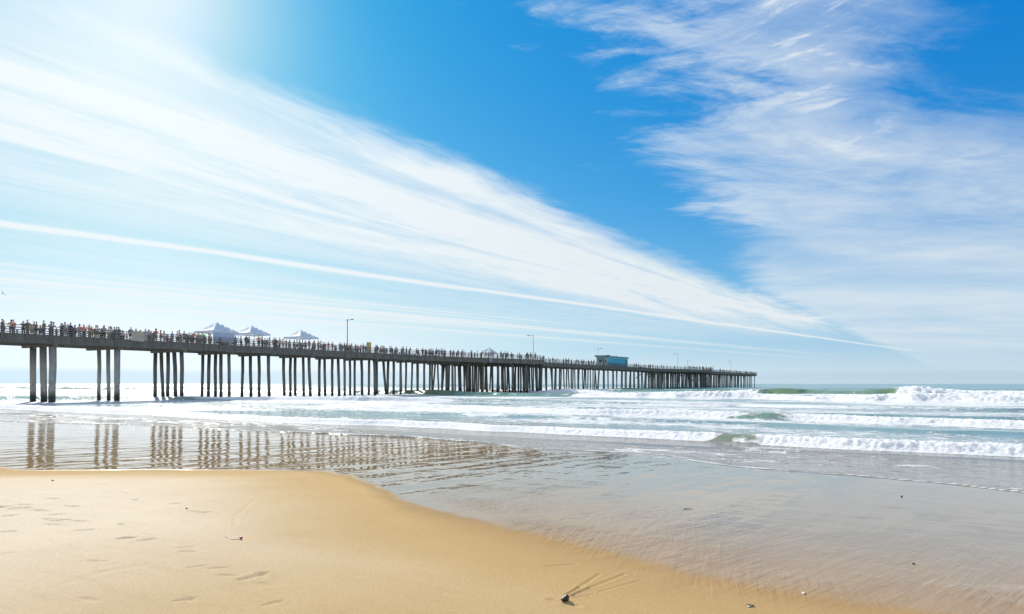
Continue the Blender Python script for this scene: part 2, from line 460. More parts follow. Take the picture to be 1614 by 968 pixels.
def sea_material():
    m, t, b = material('sea_water')
    p, l, s = ls_coords(t)
    foam_a = t.attr('foam'); lace_a = t.attr('lace'); green = t.attr('green'); shal = t.attr('shallow')
    n1 = t.noise(t.comb(t.mul(l, .55), t.mul(s, 1.5)), 1.0, 6, .62, .6)
    n2 = t.noise(t.comb(t.mul(l, 3.0), t.mul(s, 5.0), 3.0), 1.0, 5, .65, .4)
    n3 = t.noise(t.comb(t.mul(l, 9.0), t.mul(s, 14.0), 5.0), 1.0, 4, .6)
    cells = t.new('ShaderNodeTexVoronoi', feature='DISTANCE_TO_EDGE'); cells.inputs['Scale'].default_value = 1.0
    t.put(cells.inputs['Vector'], t.comb(t.add(t.mul(l, .9), t.mul(n2, 1.4)), t.add(t.mul(s, 2.1), t.mul(n1, 2.0))))
    web = t.ss(.16, .02, cells.outputs['Distance'])
    pat = t.add(t.mul(n1, .62), t.add(t.mul(n2, .28), t.mul(web, .16)))
    thr = t.sub(.80, t.mul(lace_a, .46))
    lace = t.mul(t.ss(t.sub(thr, .07), t.add(thr, .07), pat), t.m('MINIMUM', t.mul(lace_a, 4.0), 1.0))
    fo = t.add(foam_a, t.mul(t.sub(t.add(t.mul(n2, .6), t.mul(n3, .4)), .5), .9))
    solid = t.mul(t.ss(.32, .62, fo), t.ss(.02, .15, foam_a))
    foam = t.m('MAXIMUM', solid, t.mul(lace, .85))
    deep = t.mix(t.noise(t.comb(t.mul(l, .02), t.mul(s, .05)), 1.0, 4, .6), (.20, .335, .335), (.28, .41, .40))
    c = t.mix(shal, deep, (.27, .205, .135))
    c = t.mix(green, c, t.mix(n1, (.12, .22, .085), (.21, .28, .075)))
    c = t.mix(foam, c, t.mix(n3, (.86, .86, .83), (.96, .955, .93)))
    t.put(b.inputs['Base Color'], c)
    t.put(b.inputs['Roughness'], t.add(t.add(.06, t.mul(t.m('MINIMUM', t.mul(s, .0012), .22), 1.0)), t.mul(foam, .7)))
    b.inputs['IOR'].default_value = 1.33
    t.put(b.inputs['Specular IOR Level'], t.sub(.5, t.mul(foam, .35)))
    w1 = t.noise(t.comb(t.mul(l, .7), t.mul(s, 1.8)), 1.0, 4, .55, .3)
    w2 = t.noise(t.comb(t.mul(l, 4.0), t.mul(s, 7.0), 7.0), 1.0, 3, .55)
    far = t.ss(20.0, 70.0, s)
    nb = t.bump(t.mul(w1, t.add(.14, far)), .19)
    nb = t.bump(t.mul(w2, t.add(.35, far)), .045, 1.0, nb)
    nb = t.bump(t.mul(t.add(n3, n2), foam), .10, 1.0, nb)
    t.put(b.inputs['Subsurface Weight'], t.mul(solid, .55)); b.inputs['Subsurface Radius'].default_value = (.5, .52, .54); b.inputs['Subsurface Scale'].default_value = 1.0
    t.put(b.inputs['Normal'], nb)
    return m

M_SAND = sand_material(); M_SEA = sea_material()

# ------------------------------------------------------------------ beach: one sheet
def rows(spec, r0):
    out = [r0]
    for upto, st in spec:
        while out[-1] < upto: out.append(out[-1] + (st(out[-1]) if callable(st) else st))
    return np.array(out)
ang = np.concatenate([np.linspace(-46, 46, 860), np.arange(48, 314, 4.0)])
rr = rows([(4.4, .25), (7.5, .022), (12, .032), (17, .05), (60, .16), (300, lambda r: r * .06), (6000, lambda r: r * .25)], .3)
A, Rr = np.meshgrid(np.radians(ang), rr)
X = np.sin(A) * Rr; Y = np.cos(A) * Rr
s_ = X * SX + Y * SY; l_ = X * LX + Y * LY
Z = beach_z(X, Y)
up = dry_edge(l_) - s_ + 0.10 * vnoise(l_ * 1.1, s_ * .8, 8) + .05 * vnoise(l_ * 4, s_ * 3, 9)
edge_w = 0.34 + 0.75 * sstep(-9, -2, l_)
wet = 1 - sstep(-edge_w * 1.6, edge_w * .5, up)
damp = np.clip(sstep(3.2, 0.2, up) if False else 1 - sstep(.3, 4.2, up + .5 * fbm(X * .4, Y * .4, 3, 21)), 0, 1)
damp = np.maximum(damp, sstep(-9, -2.5, l_) * (1 - sstep(3.5, 9, up)) * .9)
rill = sstep(-8, -4.5, l_) * (1 - sstep(3.5, 8, l_)) * sstep(.3, 1.5, -up) * (1 - sstep(3.0, 6.5, -up)) * (0.35 + .65 * sstep(-.15, .4, fbm(l_ * .5, s_ * .7, 3, 41)))
matte = sstep(-8.5, -3.0, l_) * (1 - sstep(1.0, 5.4, -up))
me = grid_mesh('beach', X, Y, Z, {'wet': wet, 'damp': damp, 'rill': rill, 'matte': matte}, wrap=True)
beach = link('beach', me, M_SAND); tag(beach, 'golden sand beach, dry on the left and mirror wet towards the water', 'beach', kind='structure')

# ------------------------------------------------------------------ sea: one sheet out to the horizon
ang = np.concatenate([np.arange(-88, -42, 2.5), np.linspace(-41, 41, 640), np.arange(43.5, 88, 2.5)])
rr = rows([(40, .10), (64, .16), (160, .26), (330, .7), (900, lambda r: r * .012), (40000, lambda r: r * .06)], 14.0)
A, Rr = np.meshgrid(np.radians(ang), rr)
X = np.sin(A) * Rr; Y = np.cos(A) * Rr
s_ = X * SX + Y * SY; l_ = X * LX + Y * LY
bz = beach_z(X, Y, detail=False)
edge = swash_edge(l_)
foam = np.zeros_like(X); lace = np.zeros_like(X); green = np.zeros_like(X); zz = np.zeros_like(X)
# swell
amp = sstep(40, 130, s_)
zz += amp * .16 * vnoise(l_ * .02, s_ * .07, 51) + .03 * sstep(24, 40, s_) * fbm(l_ * .12, s_ * .35, 3, 52)
fine = fbm(l_ * 1.3, s_ * 1.8, 4, 61); fine2 = vnoise(l_ * 3.1, s_ * 3.6, 62); fine3 = vnoise(l_ * 7.3, s_ * 7.9, 63)

def wave(s0, slope, H, Lf, Lb, trail, brk, seed, wob=.8, env=None, gcol=1.0, lace_amt=.75, lace_len=9.0, ub=.5):
    """brk(l) 0..1 says where the wave has broken"""
    global zz, foam, lace, green
    sc_ = s0 + slope * l_ + wob * vnoise(l_ * .09, l_ * 0 + seed, seed) + wob * .35 * vnoise(l_ * .45, l_ * 0 + seed, seed + 1)
    hh = H * (.82 + .35 * vnoise(l_ * .07, l_ * 0 + 2.2, seed + 2))
    if env is not None: hh = hh * env
    kk = 3.4 / H ** .75
    RF = vnoise(l_ * kk, s_ * kk * 1.2, seed + 7) * .6 + vnoise(l_ * kk * 2.3, s_ * kk * 2.6, seed + 8) * .4
    B = np.clip(brk + .7 * fine * (brk > .02) * (brk < .98), 0, 1)
    x = s_ - sc_ + (.05 * fine + .10 * RF) * B * Lf
    front = np.exp(-(np.minimum(x, 0) / (Lf * (1 + ub * (1 - B)))) ** 2)
    back = np.exp(-(np.maximum(x, 0) / Lb) ** 2)
    prof = np.where(x < 0, front, back)
    rough = RF
    zz += hh * prof * (1 + B * .22 * rough)
    e = np.clip(hh / max(H, 1e-6), 0, 1)
    ragged = .5 + .5 * fbm(l_ * .28, s_ * .55, 4, seed + 5)
    fro = sstep(-Lf * 2.1, -Lf * 1.1, x) * (1 - sstep(-.1 * Lf, .2 * Lf, x)) * B
    tra = sstep(-Lf * .5, 0, x) * (1 - sstep(-.1, trail * 2.6 * ragged, x)) * np.maximum(B, .55 * (brk < .98) * (brk > .001) + 0)
    foam = np.maximum(foam, np.maximum(fro, tra * (.35 + .75 * ragged)) * sstep(.15, .45, e))
    lace = np.maximum(lace, B * e * lace_amt * sstep(-Lf * 2.2, -Lf, x) * np.exp(-np.maximum(x, 0) / lace_len))
    g = (1 - B) * e * sstep(-Lf * 2.4, -Lf * .6, x) * (1 - sstep(0.0, Lb * .35, x)) * gcol
    green = np.maximum(green, g)
    # a little spill on unbroken crests
    foam = np.maximum(foam, (1 - B) * .42 * np.exp(-((x - .05) / (.18 * Lf + .05)) ** 2) * sstep(.2, .6, fine + .3) * e)

def win(l, a, b, soft=1.2): return sstep(a - soft, a + soft, l) * (1 - sstep(b - soft, b + soft, l))
wave(26.4, -.02, .33, .60, 1.9, 3.0, 1 - .7 * win(l_, -7.0, -5.7, .5), 101, .7, lace_amt=.8, lace_len=7)
wave(23.6, .0, .07, .25, .9, .9, sstep(.25, .8, fbm(l_ * .1, l_ * 0, 2, 105)), 104, .6, gcol=.0, lace_amt=.5, lace_len=4)
wave(30.6, .03, .13, .35, 1.4, 1.5, sstep(.0, .5, fbm(l_ * .08, l_ * 0 + 4, 2, 107)), 106, 1.0, env=1 - sstep(-26, -12, l_), gcol=.1, lace_amt=.7)
wave(42.2, -.145, .42, .78, 3.0, 3.8, 1 - .8 * win(l_, -10.4, -7.2, 1.0), 111, 1.0, env=sstep(-62, -40, l_), lace_amt=.85, lace_len=11)
wave(36.5, -.08, .14, .4, 1.8, 1.2, sstep(.1, .5, fbm(l_ * .09, l_ * 0 + 8, 2, 113)), 112, 1.2, gcol=.15, lace_amt=.6)
wave(59.0 + 30, .4, .62, .8, 4.0, 4.5, sstep(-86, -80, l_), 121, 1.2, env=1 - sstep(-62, -42, l_), gcol=.35, lace_amt=.8, lace_len=14)
wave(50.0, -.05, .25, .6, 2.6, 2.2, sstep(-.1, .4, fbm(l_ * .05, l_ * 0 + 3, 2, 125)), 124, 1.4, gcol=.15, lace_amt=.75)
wave(68.0, -.1, .26, .7, 3.5, 1.6, sstep(.15, .5, fbm(l_ * .05, l_ * 0 + 6, 2, 127)), 126, 2.0, gcol=.15, lace_amt=.6)
wave(98.5, -.13, .92, 1.7, 7.0, 9.0, sstep(-56, -50, l_), 131, 2.0, ub=-.3, gcol=.75, lace_amt=.95, lace_len=26)
wave(112.0, -.13, .45, 1.2, 6.0, 7.0, sstep(-50, -40, l_), 133, 2.5, lace_amt=.9, lace_len=20)
wave(136.0, -.10, 1.55, 2.7, 9.0, 8.0, np.maximum(sstep(-6.5, -4.0, l_), 1 - sstep(-34, -25, l_)), 141, 1.6, ub=-.3, env=(.55 + .45 * sstep(-36, -20, l_)) * (1 - .46 * sstep(-5, 6, l_)), gcol=1.0, lace_amt=.8, lace_len=18)
wave(168.0, -.10, .7, 1.6, 9.0, 6.0, sstep(-.1, .35, fbm(l_ * .02, l_ * 0 + 11, 2, 143)), 142, 3.0, lace_amt=.6)
wave(205.0, -.05, .9, 2.5, 14.0, 6.0, sstep(.1, .5, fbm(l_ * .015, l_ * 0 + 14, 2, 145)), 144, 4.0, gcol=.5, lace_amt=.5, env=.75)
wave(265.0, -.05, .8, 3.5, 18.0, 6.0, sstep(.25, .6, fbm(l_ * .012, l_ * 0 + 17, 2, 147)), 146, 5.0, gcol=.3, lace_amt=.4, env=.8)
# churned water between the breakers
churn = 1.15 * sstep(27, 31, s_) * (1 - sstep(130, 260, s_)) * (.52 + .8 * fbm(l_ * .07, s_ * .16, 4, 71))
lace = np.maximum(lace, np.clip(churn, 0, 1))
# swash: thin sheet of water running up the sand with a foam lip
into = s_ - edge
lip = np.exp(-((into - .10) / (.075 + .03 * vnoise(l_ * .8, l_ * 0, 81))) ** 2) * (.55 + .4 * sstep(-.8, .5, fbm(l_ * 1.3, l_ * 0 + 4, 3, 82)))
film = bz + .006 + .012 * sstep(0, .25, into) + .02 * sstep(.3, 5, into) + .010 * lip * (1 + fine2)
z_sea = np.maximum(zz, film)
z_sea = np.where(into < 0, bz + .006 - .08 * np.minimum(1, -into * 3), z_sea)
foam = np.maximum(foam, lip * (into > -.05))
lace = np.maximum(lace, .62 * sstep(0, .4, into) * (1 - sstep(5.5, 8, into)) * (.6 + .7 * fbm(l_ * .25, s_ * .6, 3, 83)))
shallow = (1 - sstep(4, 16, into)) * .92
green *= (1 - sstep(250, 400, s_))
lace *= 1 - .92 * np.clip(green * 1.4, 0, 1)
me = grid_mesh('sea', X, Y, z_sea, {'foam': foam, 'lace': lace, 'green': green, 'shallow': shallow}, keep=(into > -.35))
sea = link('sea', me, M_SEA); tag(sea, 'surf rolling in rows of white foam over pale blue green water', 'sea', kind='structure')

# ------------------------------------------------------------------ pier
PO = (-54.8, 79.0)
PROT = math.pi / 2 - AX
DK = 7.75; UND = 6.62; PW = 8.3           # deck top, underside of the caps, width
T0, T1 = -26.0, 377.0
def pier_xy(t, wd): return (PO[0] + t * SX - wd * LX, PO[1] + t * SY - wd * LY)
NEAR = [(T0, 0), (70.7, 0), (102, -8), (106, -8), (119, 0), (210.7, 0), (246, -9), (250, -9), (268, 0), (T1, 0)]
FAR = [(t, PW - v) for t, v in NEAR]
def near_edge(t): return float(np.interp(t, [p[0] for p in NEAR], [p[1] for p in NEAR]))
def far_edge(t): return PW - near_edge(t)
def px_of(t, wd):
    x, y = pier_xy(t, wd); return 807 + F * x / y
def t_for_px(px, off=0.0, absolute=False):
    t = T0; prev = None
    while t < T1:
        q = px_of(t, off if absolute else near_edge(t) + off)
        if q >= px: return t
        t += .25
    return T1

def wood_material(name, lo, hi, wetbase=False):
    m, t, b = material(name)
    o = t.new('ShaderNodeTexCoord').outputs['Object']
    x, y, z = t.sep(o)
    n = t.noise(o, 1.3, 5, .6); n2 = t.noise(t.comb(t.mul(x, 3.0), t.mul(y, 3.0), t.mul(z, .5)), 2.0, 5, .65)
    c = t.mix(t.ss(.3, .7, t.add(t.mul(n, .5), t.mul(n2, .5))), lo, hi)
    if wetbase:
        wz = t.add(z, t.mul(n2, .9))
        c = t.mix(t.ss(2.1, 1.0, wz), c, (.028, .030, .024))
        c = t.mix(t.mul(t.ss(.58, .7, t.noise(o, 9.0, 3)), t.ss(2.3, 1.4, wz)), c, (.16, .16, .14))
    t.put(b.inputs['Base Color'], c); b.inputs['Roughness'].default_value = .8
    t.put(b.inputs['Normal'], t.bump(n2, .02))
    return m
M_PILE = wood_material('pile_wood', (.118, .113, .102), (.235, .218, .19), True)
M_CONC = wood_material('pile_jacket', (.27, .27, .25), (.42, .405, .36), True)
M_DECK = wood_material('deck_timber', (.13, .12, .10), (.24, .21, .17))
M_STR = wood_material('stringer_timber', (.11, .105, .092), (.225, .208, .17))
M_RAIL = wood_material('rail_timber', (.17, .165, .15), (.31, .30, .27))

pier = empty('pier', (PO[0], PO[1], 0), PROT)
tag(pier, 'long weathered timber pier on rows of piles, running out to sea under a crowd', 'pier')
# deck
bm = bmesh.new()
outline = NEAR + FAR[::-1]
vs = [bm.verts.new((t, v, DK)) for t, v in outline]
f = bm.faces.new(vs)
r_ = bmesh.ops.extrude_face_region(bm, geom=[f])
for v in [e for e in r_['geom'] if isinstance(e, bmesh.types.BMVert)]: v.co.z = DK - .14
bmesh.ops.triangulate(bm, faces=[f_ for f_ in bm.faces if len(f_.verts) > 4])
bmesh.ops.recalc_face_normals(bm, faces=bm.faces)
me = bpy.data.meshes.new('deck'); bm.to_mesh(me); bm.free(); link('deck', me, M_DECK, pier)
# edge boards and kerb
def along(pts, fn):
    for (a, b) in zip(pts[:-1], pts[1:]): fn(a, b)
for pts, sgn in ((NEAR, 1), (FAR, -1)):
    fb = MB(); kb = MB()
    along(pts, lambda a, b: fb.bar((a[0], a[1] + .12 * sgn, DK - .5), (b[0], b[1] + .12 * sgn, DK - .5), .18, .71))
    along(pts, lambda a, b: kb.bar((a[0], a[1] + .22 * sgn, DK + .10), (b[0], b[1] + .22 * sgn, DK + .10), .2, .19))
    fb.build('edge_beam', M_STR, pier); kb.build('kerb', M_DECK, pier)
# stringers lengthwise
smb = MB()
for wd in np.arange(1.2, PW - .5, 1.2): smb.box(T0, T1, wd - .1, wd + .1, UND + .35, DK - .142)
for k in range(1, 8):
    for base, sg in ((0, -1), (PW, 1)):
        wd = base + sg * 1.15 * k
        for lo, hi in ((70.7, 119), (210.7, 268)):
            tt = [t for t in np.arange(lo, hi, .5) if (near_edge(t) < -1.15 * k - .4)]
            if tt: smb.box(tt[0], tt[-1], wd - .1, wd + .1, UND + .35, DK - .142)
smb.build('stringers', M_STR, pier)
end = MB(); end.box(T1 - .2, T1 + .05, .1, PW - .1, DK - .86, DK - .145); end.build('end_beam', M_STR, pier)
# bents: caps and piles
bents = [-21, -13.4, -5.8, 1.9, 9.5, 18.3, 25.8, 32.9, 41.1, 49.2, 56.8]
while bents[-1] < 370: bents.append(bents[-1] + random.uniform(7.2, 8.0))
bents[-1] = 375.5
piles = []      # (depth, mesh builder args)
prnd = random.Random(21)
for i, tb in enumerate(bents):
    ne, fe = near_edge(tb), far_edge(tb)
    cb = MB(); cb.box(tb - .2, tb + .2, ne + .05, fe - .05, UND, UND + .346)
    cb.build('pile_cap', M_STR, pier)
    first = tb < 4; second = 4 < tb < 12
    if first: ws = [.9, 3.2, 5.7]; rad = .37
    elif second: ws = [1.0, 3.15, 5.4]; rad = .33
    else:
        n = 5 if not (30 < tb < 35) else 4
        ws = [1.0 + (PW - 2.0) * k / (n - 1) + (prnd.uniform(-.3, .3) if 0 < k < n - 1 else 0) for k in range(n)]; rad = .245 if tb < 70 else .21
        k = 1
        while ne + .8 < 1.0 - 1.7 * k:
            ws.append(1.0 - 1.7 * k + prnd.uniform(-.25, .25)); ws.append(PW - 1.0 + 1.7 * k + prnd.uniform(-.25, .25)); k += 1
    for wd in ws:
        lean = prnd.uniform(-.25, .25); leant = prnd.uniform(-.32, .32)
        if tb > 60 and prnd.random() < .18: leant = prnd.choice((-1.1, 1.1))
        if tb > 365: leant = 1.3
        rj = rad * prnd.uniform(.9, 1.08)
        if second and wd > 2: rj = .23
        if first and wd > 4: rj = .34
        if first or second: lean *= .3; leant *= .3
        piles.append((tb, wd, leant, lean, rj, M_CONC if first or second else M_PILE))
# diamond edges get batter piles of their own
for lo, hi, sg in ((74, 117, 1), (216, 264, 1)):
    for tb in np.arange(lo, hi, 4.3):
        if near_edge(tb) < -1.5:
            piles.append((tb, near_edge(tb) + .8, prnd.uniform(-.9, .9), prnd.uniform(-.2, .2), .22, M_PILE))
def pile_depth(p):
    x, y = pier_xy(p[0], p[1]); vis = abs(x / y) < .78; return (0 if vis else 1, math.hypot(x, y))
piles.sort(key=pile_depth)
rest = MB()
for i, (tb, wd, leant, lean, rj, mt) in enumerate(piles):
    mb = MB() if i < 100 else rest
    z1 = UND - .002
    bend = prnd.uniform(-.06, .06)
    mb.tube([(tb + leant, wd + lean, -2.2), (tb + leant * .6 + bend, wd + lean * .6, 1.2), (tb + leant * .25 - bend, wd + lean * .25, 4.4), (tb, wd, z1)], [rj * .93, rj * .97, rj, rj * 1.04], 12 if i < 100 else 8)
    if i < 100: mb.build('pile', mt, pier)
ro = rest.build('pile', M_PILE, pier); tag(ro, 'far dark piles standing close together towards the pier end', kind='stuff')
# diagonal braces beyond the shop
for (ta, tb2, za, zb, wd) in ((188, 195.5, 4.2, 6.5, .6), (195.5, 203, 6.5, 4.4, .6), (196, 203, 5.6, 5.6, .7), (203, 211, 4.2, 6.4, .6), (211, 219, 6.3, 4.2, .6), (238, 246, 3.4, 6.3, -6.5), (246, 254, 6.3, 3.6, -6.5), (222, 230, 3.2, 6.3, -2.5), (230, 238, 6.3, 3.2, -4.5)):
    mb = MB(); mb.bar((ta, wd, za), (tb2, wd, zb), .16, .22); mb.build('brace', M_STR, pier)

# railings (a part), posts (sub-parts)
POSTS_ONE = 100
post_list = []
for side, pts, sgn in (('near', NEAR, -1), ('far', FAR, 1)):
    r0 = MB()
    def rails(a, b):
        for zh, hh, wd in ((1.14, .07, .16), (.86, .10, .05), (.60, .10, .05), (.34, .10, .05)):
            r0.bar((a[0], a[1] + .05 * -sgn, DK + zh), (b[0], b[1] + .05 * -sgn, DK + zh), wd, hh)
    along(pts, rails)
    if side == 'far':   # closing rail at the pier end
        for zh, hh, wd in ((1.14, .07, .16), (.86, .10, .05), (.60, .10, .05), (.34, .10, .05)):
            r0.bar((T1 - .1, .1, DK + zh - .003), (T1 - .1, PW - .1, DK + zh - .003), wd, hh)
    ro = r0.build('railing', M_RAIL, pier)
    acc = []
    for (a, b) in zip(pts[:-1], pts[1:]):
        L = math.hypot(b[0] - a[0], b[1] - a[1]); n = max(1, round(L / 2.45))
        for k in range(n):
            u = k / n; acc.append((a[0] + (b[0] - a[0]) * u, a[1] + (b[1] - a[1]) * u))
    acc.append((pts[-1][0] - .1, pts[-1][1]))
    acc.sort(key=lambda p: (0 if abs(pier_xy(*p)[0] / pier_xy(*p)[1]) < .78 else 1, math.hypot(*pier_xy(*p))))
    post_list.append((ro, acc, sgn))
postm = MB(); postm.box(-.07, .07, -.075, .075, -.62, 1.20)
post_me = postm.mesh('railing_post', M_STR)
for ro, acc, sgn in post_list:
    restp = MB()
    lim = 70 if sgn == -1 else 30
    for i, (t, v) in enumerate(acc):
        if i < lim:
            o = bpy.data.objects.new('railing_post', post_me); COL.objects.link(o); o.parent = ro
            o.location = (t, v + .06 * sgn, DK)
        else:
            restp.box(t - .07, t + .07, v + .06 * sgn - .075, v + .06 * sgn + .075, DK - .62, DK + 1.2)
    q = restp.build('railing_post', M_STR, ro); tag(q, kind='stuff')

# ------------------------------------------------------------------ things on the pier
def on_pier(name, t, wd, rz=0.0):
    x, y = pier_xy(t, wd); return empty(name, (x, y, DK), PROT + rz)

M_LAMP = plain('lamp_steel', (.10, .12, .13), .5, .2, 4.0, metal=.3)
M_LHEAD = plain('lamp_head_grey', (.22, .24, .25), .45, .2, 5.0)
def lamp(t, wd, h, arm, label):
    o = on_pier('street_lamp', t, wd)
    tag(o, label, 'lamp post', 'lamp posts along the pier')
    b = MB(); b.tube([(0, 0, .004), (0, 0, .18), (0, 0, .2), (0, 0, h)], [.16, .16, .095, .065], 10); b.build('pole', M_LAMP, o)
    a = MB(); a.tube([(0, 0, h - .12), (0, arm * .55, h - .02), (0, arm, h)], [.035, .035, .03], 8)
    a.tube([(0, 0, h - .25), (0, 0, h + .08)], [.085, .085], 8); a.build('arm', M_LAMP, o)
    g = MB(); d = 1 if arm > 0 else -1
    g.bar((0, arm - d * .05, h), (0, arm + d * .55, h - .01), .26, .12)
    g.bar((0, arm + d * .05, h - .08), (0, arm + d * .45, h - .09), .2, .05); g.build('lamp_head', M_LHEAD, o)
    return o
lamp(t_for_px(547, 7.9, True), 7.9, 6.8, -1.0, 'tall grey lamp post beyond the third canopy, nearest lamp on the pier')
lamp(t_for_px(840, .5), near_edge(t_for_px(840, .5)) + .5, 5.9, 1.0, 'lamp post at the corner of the nearer widened platform')
lamp(t_for_px(942, 7.9, True), 7.9, 6.3, -1.0, 'lamp post sticking up behind the roof of the blue shop')
lamp(t_for_px(1068, .5), near_edge(t_for_px(1068, .5)) + .5, 6.2, 1.0, 'lamp post on the farther platform, taller of the close pair')
lamp(t_for_px(1083.5, 15.5, True), 15.5, 6.2, -1.0, 'lamp post on the farther platform, shorter looking of the close pair')
lamp(t_for_px(1152, .5), near_edge(t_for_px(1152, .5)) + .5, 6.0, 1.0, 'lamp post closest to the end of the pier')
# short post with cross arm
tq = t_for_px(1124.5, .6); o = on_pier('sign_post', tq, near_edge(tq) + .6)
tag(o, 'short dark post with a small cross board after the farther platform', 'post')
b = MB(); b.tube([(0, 0, .004), (0, 0, 3.2)], [.07, .06], 8); b.build('post', M_LAMP, o)
b = MB(); b.box(-.45, .45, -.1, -.062, 2.2, 2.42); b.build('cross_board', M_LAMP, o)

# canopies
def fabric(name, col, trans):
    m, t, b = material(name)
    o = t.new('ShaderNodeTexCoord').outputs['Object']
    n = t.noise(o, 2.2, 4, .6)
    c = t.mix(n, [x * .93 for x in col], col)
    t.put(b.inputs['Base Color'], c); b.inputs['Roughness'].default_value = .75
    tb = t.new('ShaderNodeBsdfTranslucent'); t.put(tb.inputs['Color'], c)
    mx = t.new('ShaderNodeMixShader'); mx.inputs[0].default_value = trans
    t.l.new(b.outputs[0], mx.inputs[1]); t.l.new(tb.outputs[0], mx.inputs[2])
    t.l.new(mx.outputs[0], m.node_tree.nodes['Material Output'].inputs['Surface'])
    t.put(b.inputs['Normal'], t.bump(t.noise(o, 3.0, 3), .04))
    return m
M_CAN = fabric('canopy_cloth', (.84, .92, 1.0), .28)
M_WALL = fabric('canopy_side_cloth', (.74, .80, .92), .5)
M_LEG = plain('canopy_leg_white', (.62, .63, .64), .4, .1, 3.0, metal=.4)
def canopy(t, wd, size, eave, peak, label, wall=False):
    o = on_pier('canopy_tent', t, wd); tag(o, label, 'canopy tent', 'white pop up canopies on the pier')
    h = size / 2; n = 8; vs = []; fs = []
    # four sagging panels with a real thickness
    for lay in (0,):
        for i in range(n + 1):
            for j in range(n + 1):
                x = -h + size * i / n; y = -h + size * j / n
                d = max(abs(x), abs(y)) / h
                e = min(abs(x), abs(y)) / max(1e-6, max(abs(x), abs(y)))
                z = eave + (peak - eave) * (1 - d) ** 1.12 - .10 * math.sin(math.pi * d) * (1 - e) - .05 * d * (1 - e)
                vs.append((x, y, z + lay))
    N = (n + 1) ** 2
    for lay in (0,):
        for i in range(n):
            for j in range(n):
                q = [i * (n + 1) + j, (i + 1) * (n + 1) + j, (i + 1) * (n + 1) + j + 1, i * (n + 1) + j + 1]
                fs.append(tuple(N * lay + k for k in (q if lay == 0 else q[::-1])))
    b = MB(); b.add(vs, fs, False); b.build('canopy', M_CAN, o)
    v = MB()
    for (a, c) in (((-h, -h), (h, -h)), ((h, -h), (h, h)), ((h, h), (-h, h)), ((-h, h), (-h, -h))):
        v.bar((a[0], a[1], eave - .15), (c[0], c[1], eave - .15), .012, .26)
    v.build('valance', M_CAN, o)
    for sx in (-1, 1):
        for sy in (-1, 1):
            l = MB(); l.bar((sx * (h - .06), sy * (h - .06), .004), (sx * (h - .06), sy * (h - .06), eave - .02), .06, .06)
            l.bar((sx * (h - .06), sy * (h - .06), .012), (sx * (h - .06), sy * (h - .06), .03), .14, .14)
            l.build('leg', M_LEG, o)
    fr = MB(); fr.tube([(0, 0, peak - .6), (0, 0, peak - .03)], [.03, .03], 6)
    for sx in (-1, 1):
        for sy in (-1, 1): fr.bar((sx * (h - .08), sy * (h - .08), eave - .06), (0, 0, peak - .10), .035, .035)
    fr.build('roof_frame', M_LEG, o)
    if wall:
        wb = MB(); wb.box(-h + .05, h - .75, -h - .02, -h - .008, .55, eave - .28); wb.build('side_wall', M_WALL, o)
    return o
canopy(25.2, 2.9, 4.3, 2.25, 3.7, 'white canopy tent with a pale blue side cloth, leftmost on the pier', True)
canopy(31.4, 3.0, 3.9, 2.35, 3.65, 'open white canopy tent right beside the one with a side cloth')
canopy(41.2, 3.0, 4.0, 2.35, 3.65, 'open white canopy tent standing alone, before the nearest lamp post')
canopy(107.0, 8.6, 3.3, 2.4, 3.9, 'small blue white canopy tent on the nearer widened platform')

# tan boards and a small sign
M_TAN = plain('tan_board', (.62, .44, .18), .8, .15, 3.0, .01)
M_BAN = plain('tan_banner', (.50, .44, .33), .85, .12, 2.5, .01)
M_SIGN = plain('sign_blue_grey', (.24, .36, .50), .5, .15, 5.0)
def board(t, wd, wide, high, thick, mat, name, label, cat, z0=.0):
    o = on_pier(name, t, wd); tag(o, label, cat)
    b = MB(); b.box(-wide / 2, wide / 2, -thick / 2, thick / 2, z0, z0 + high); b.build('panel', mat, o)
    f = MB(); e = .05
    for (x0, x1, za, zb) in ((-wide / 2 - e, wide / 2 + e, z0 + high, z0 + high + e), (-wide / 2 - e, wide / 2 + e, z0 - e + (.055 if z0 == 0 else 0), z0 + (.004 if z0 == 0 else 0)), (-wide / 2 - e, -wide / 2, z0 + .006, z0 + high), (wide / 2, wide / 2 + e, z0 + .006, z0 + high)):
        if zb > za: f.box(x0, x1, -thick / 2 - .012, thick / 2 + .012, za, zb)
    f.build('frame', mat, o)
    return o
tb_ = t_for_px(216, -.16); board(tb_, -.2, 1.6, 1.2, .05, M_BAN, 'banner', 'wide pale tan banner hung over the railing left of the first canopy', 'banner', .02)
tb_ = t_for_px(581, .35); board(tb_, .4, 1.05, 2.05, .06, M_TAN, 'notice_board', 'upright tan board by the railing just right of the nearest lamp post', 'board', .004)
tb_ = t_for_px(772, -.2); board(tb_, near_edge(tb_) - .3, .85, .75, .04, M_SIGN, 'small_sign', 'small blue grey square sign fixed to the edge of the nearer platform', 'sign', -.72)

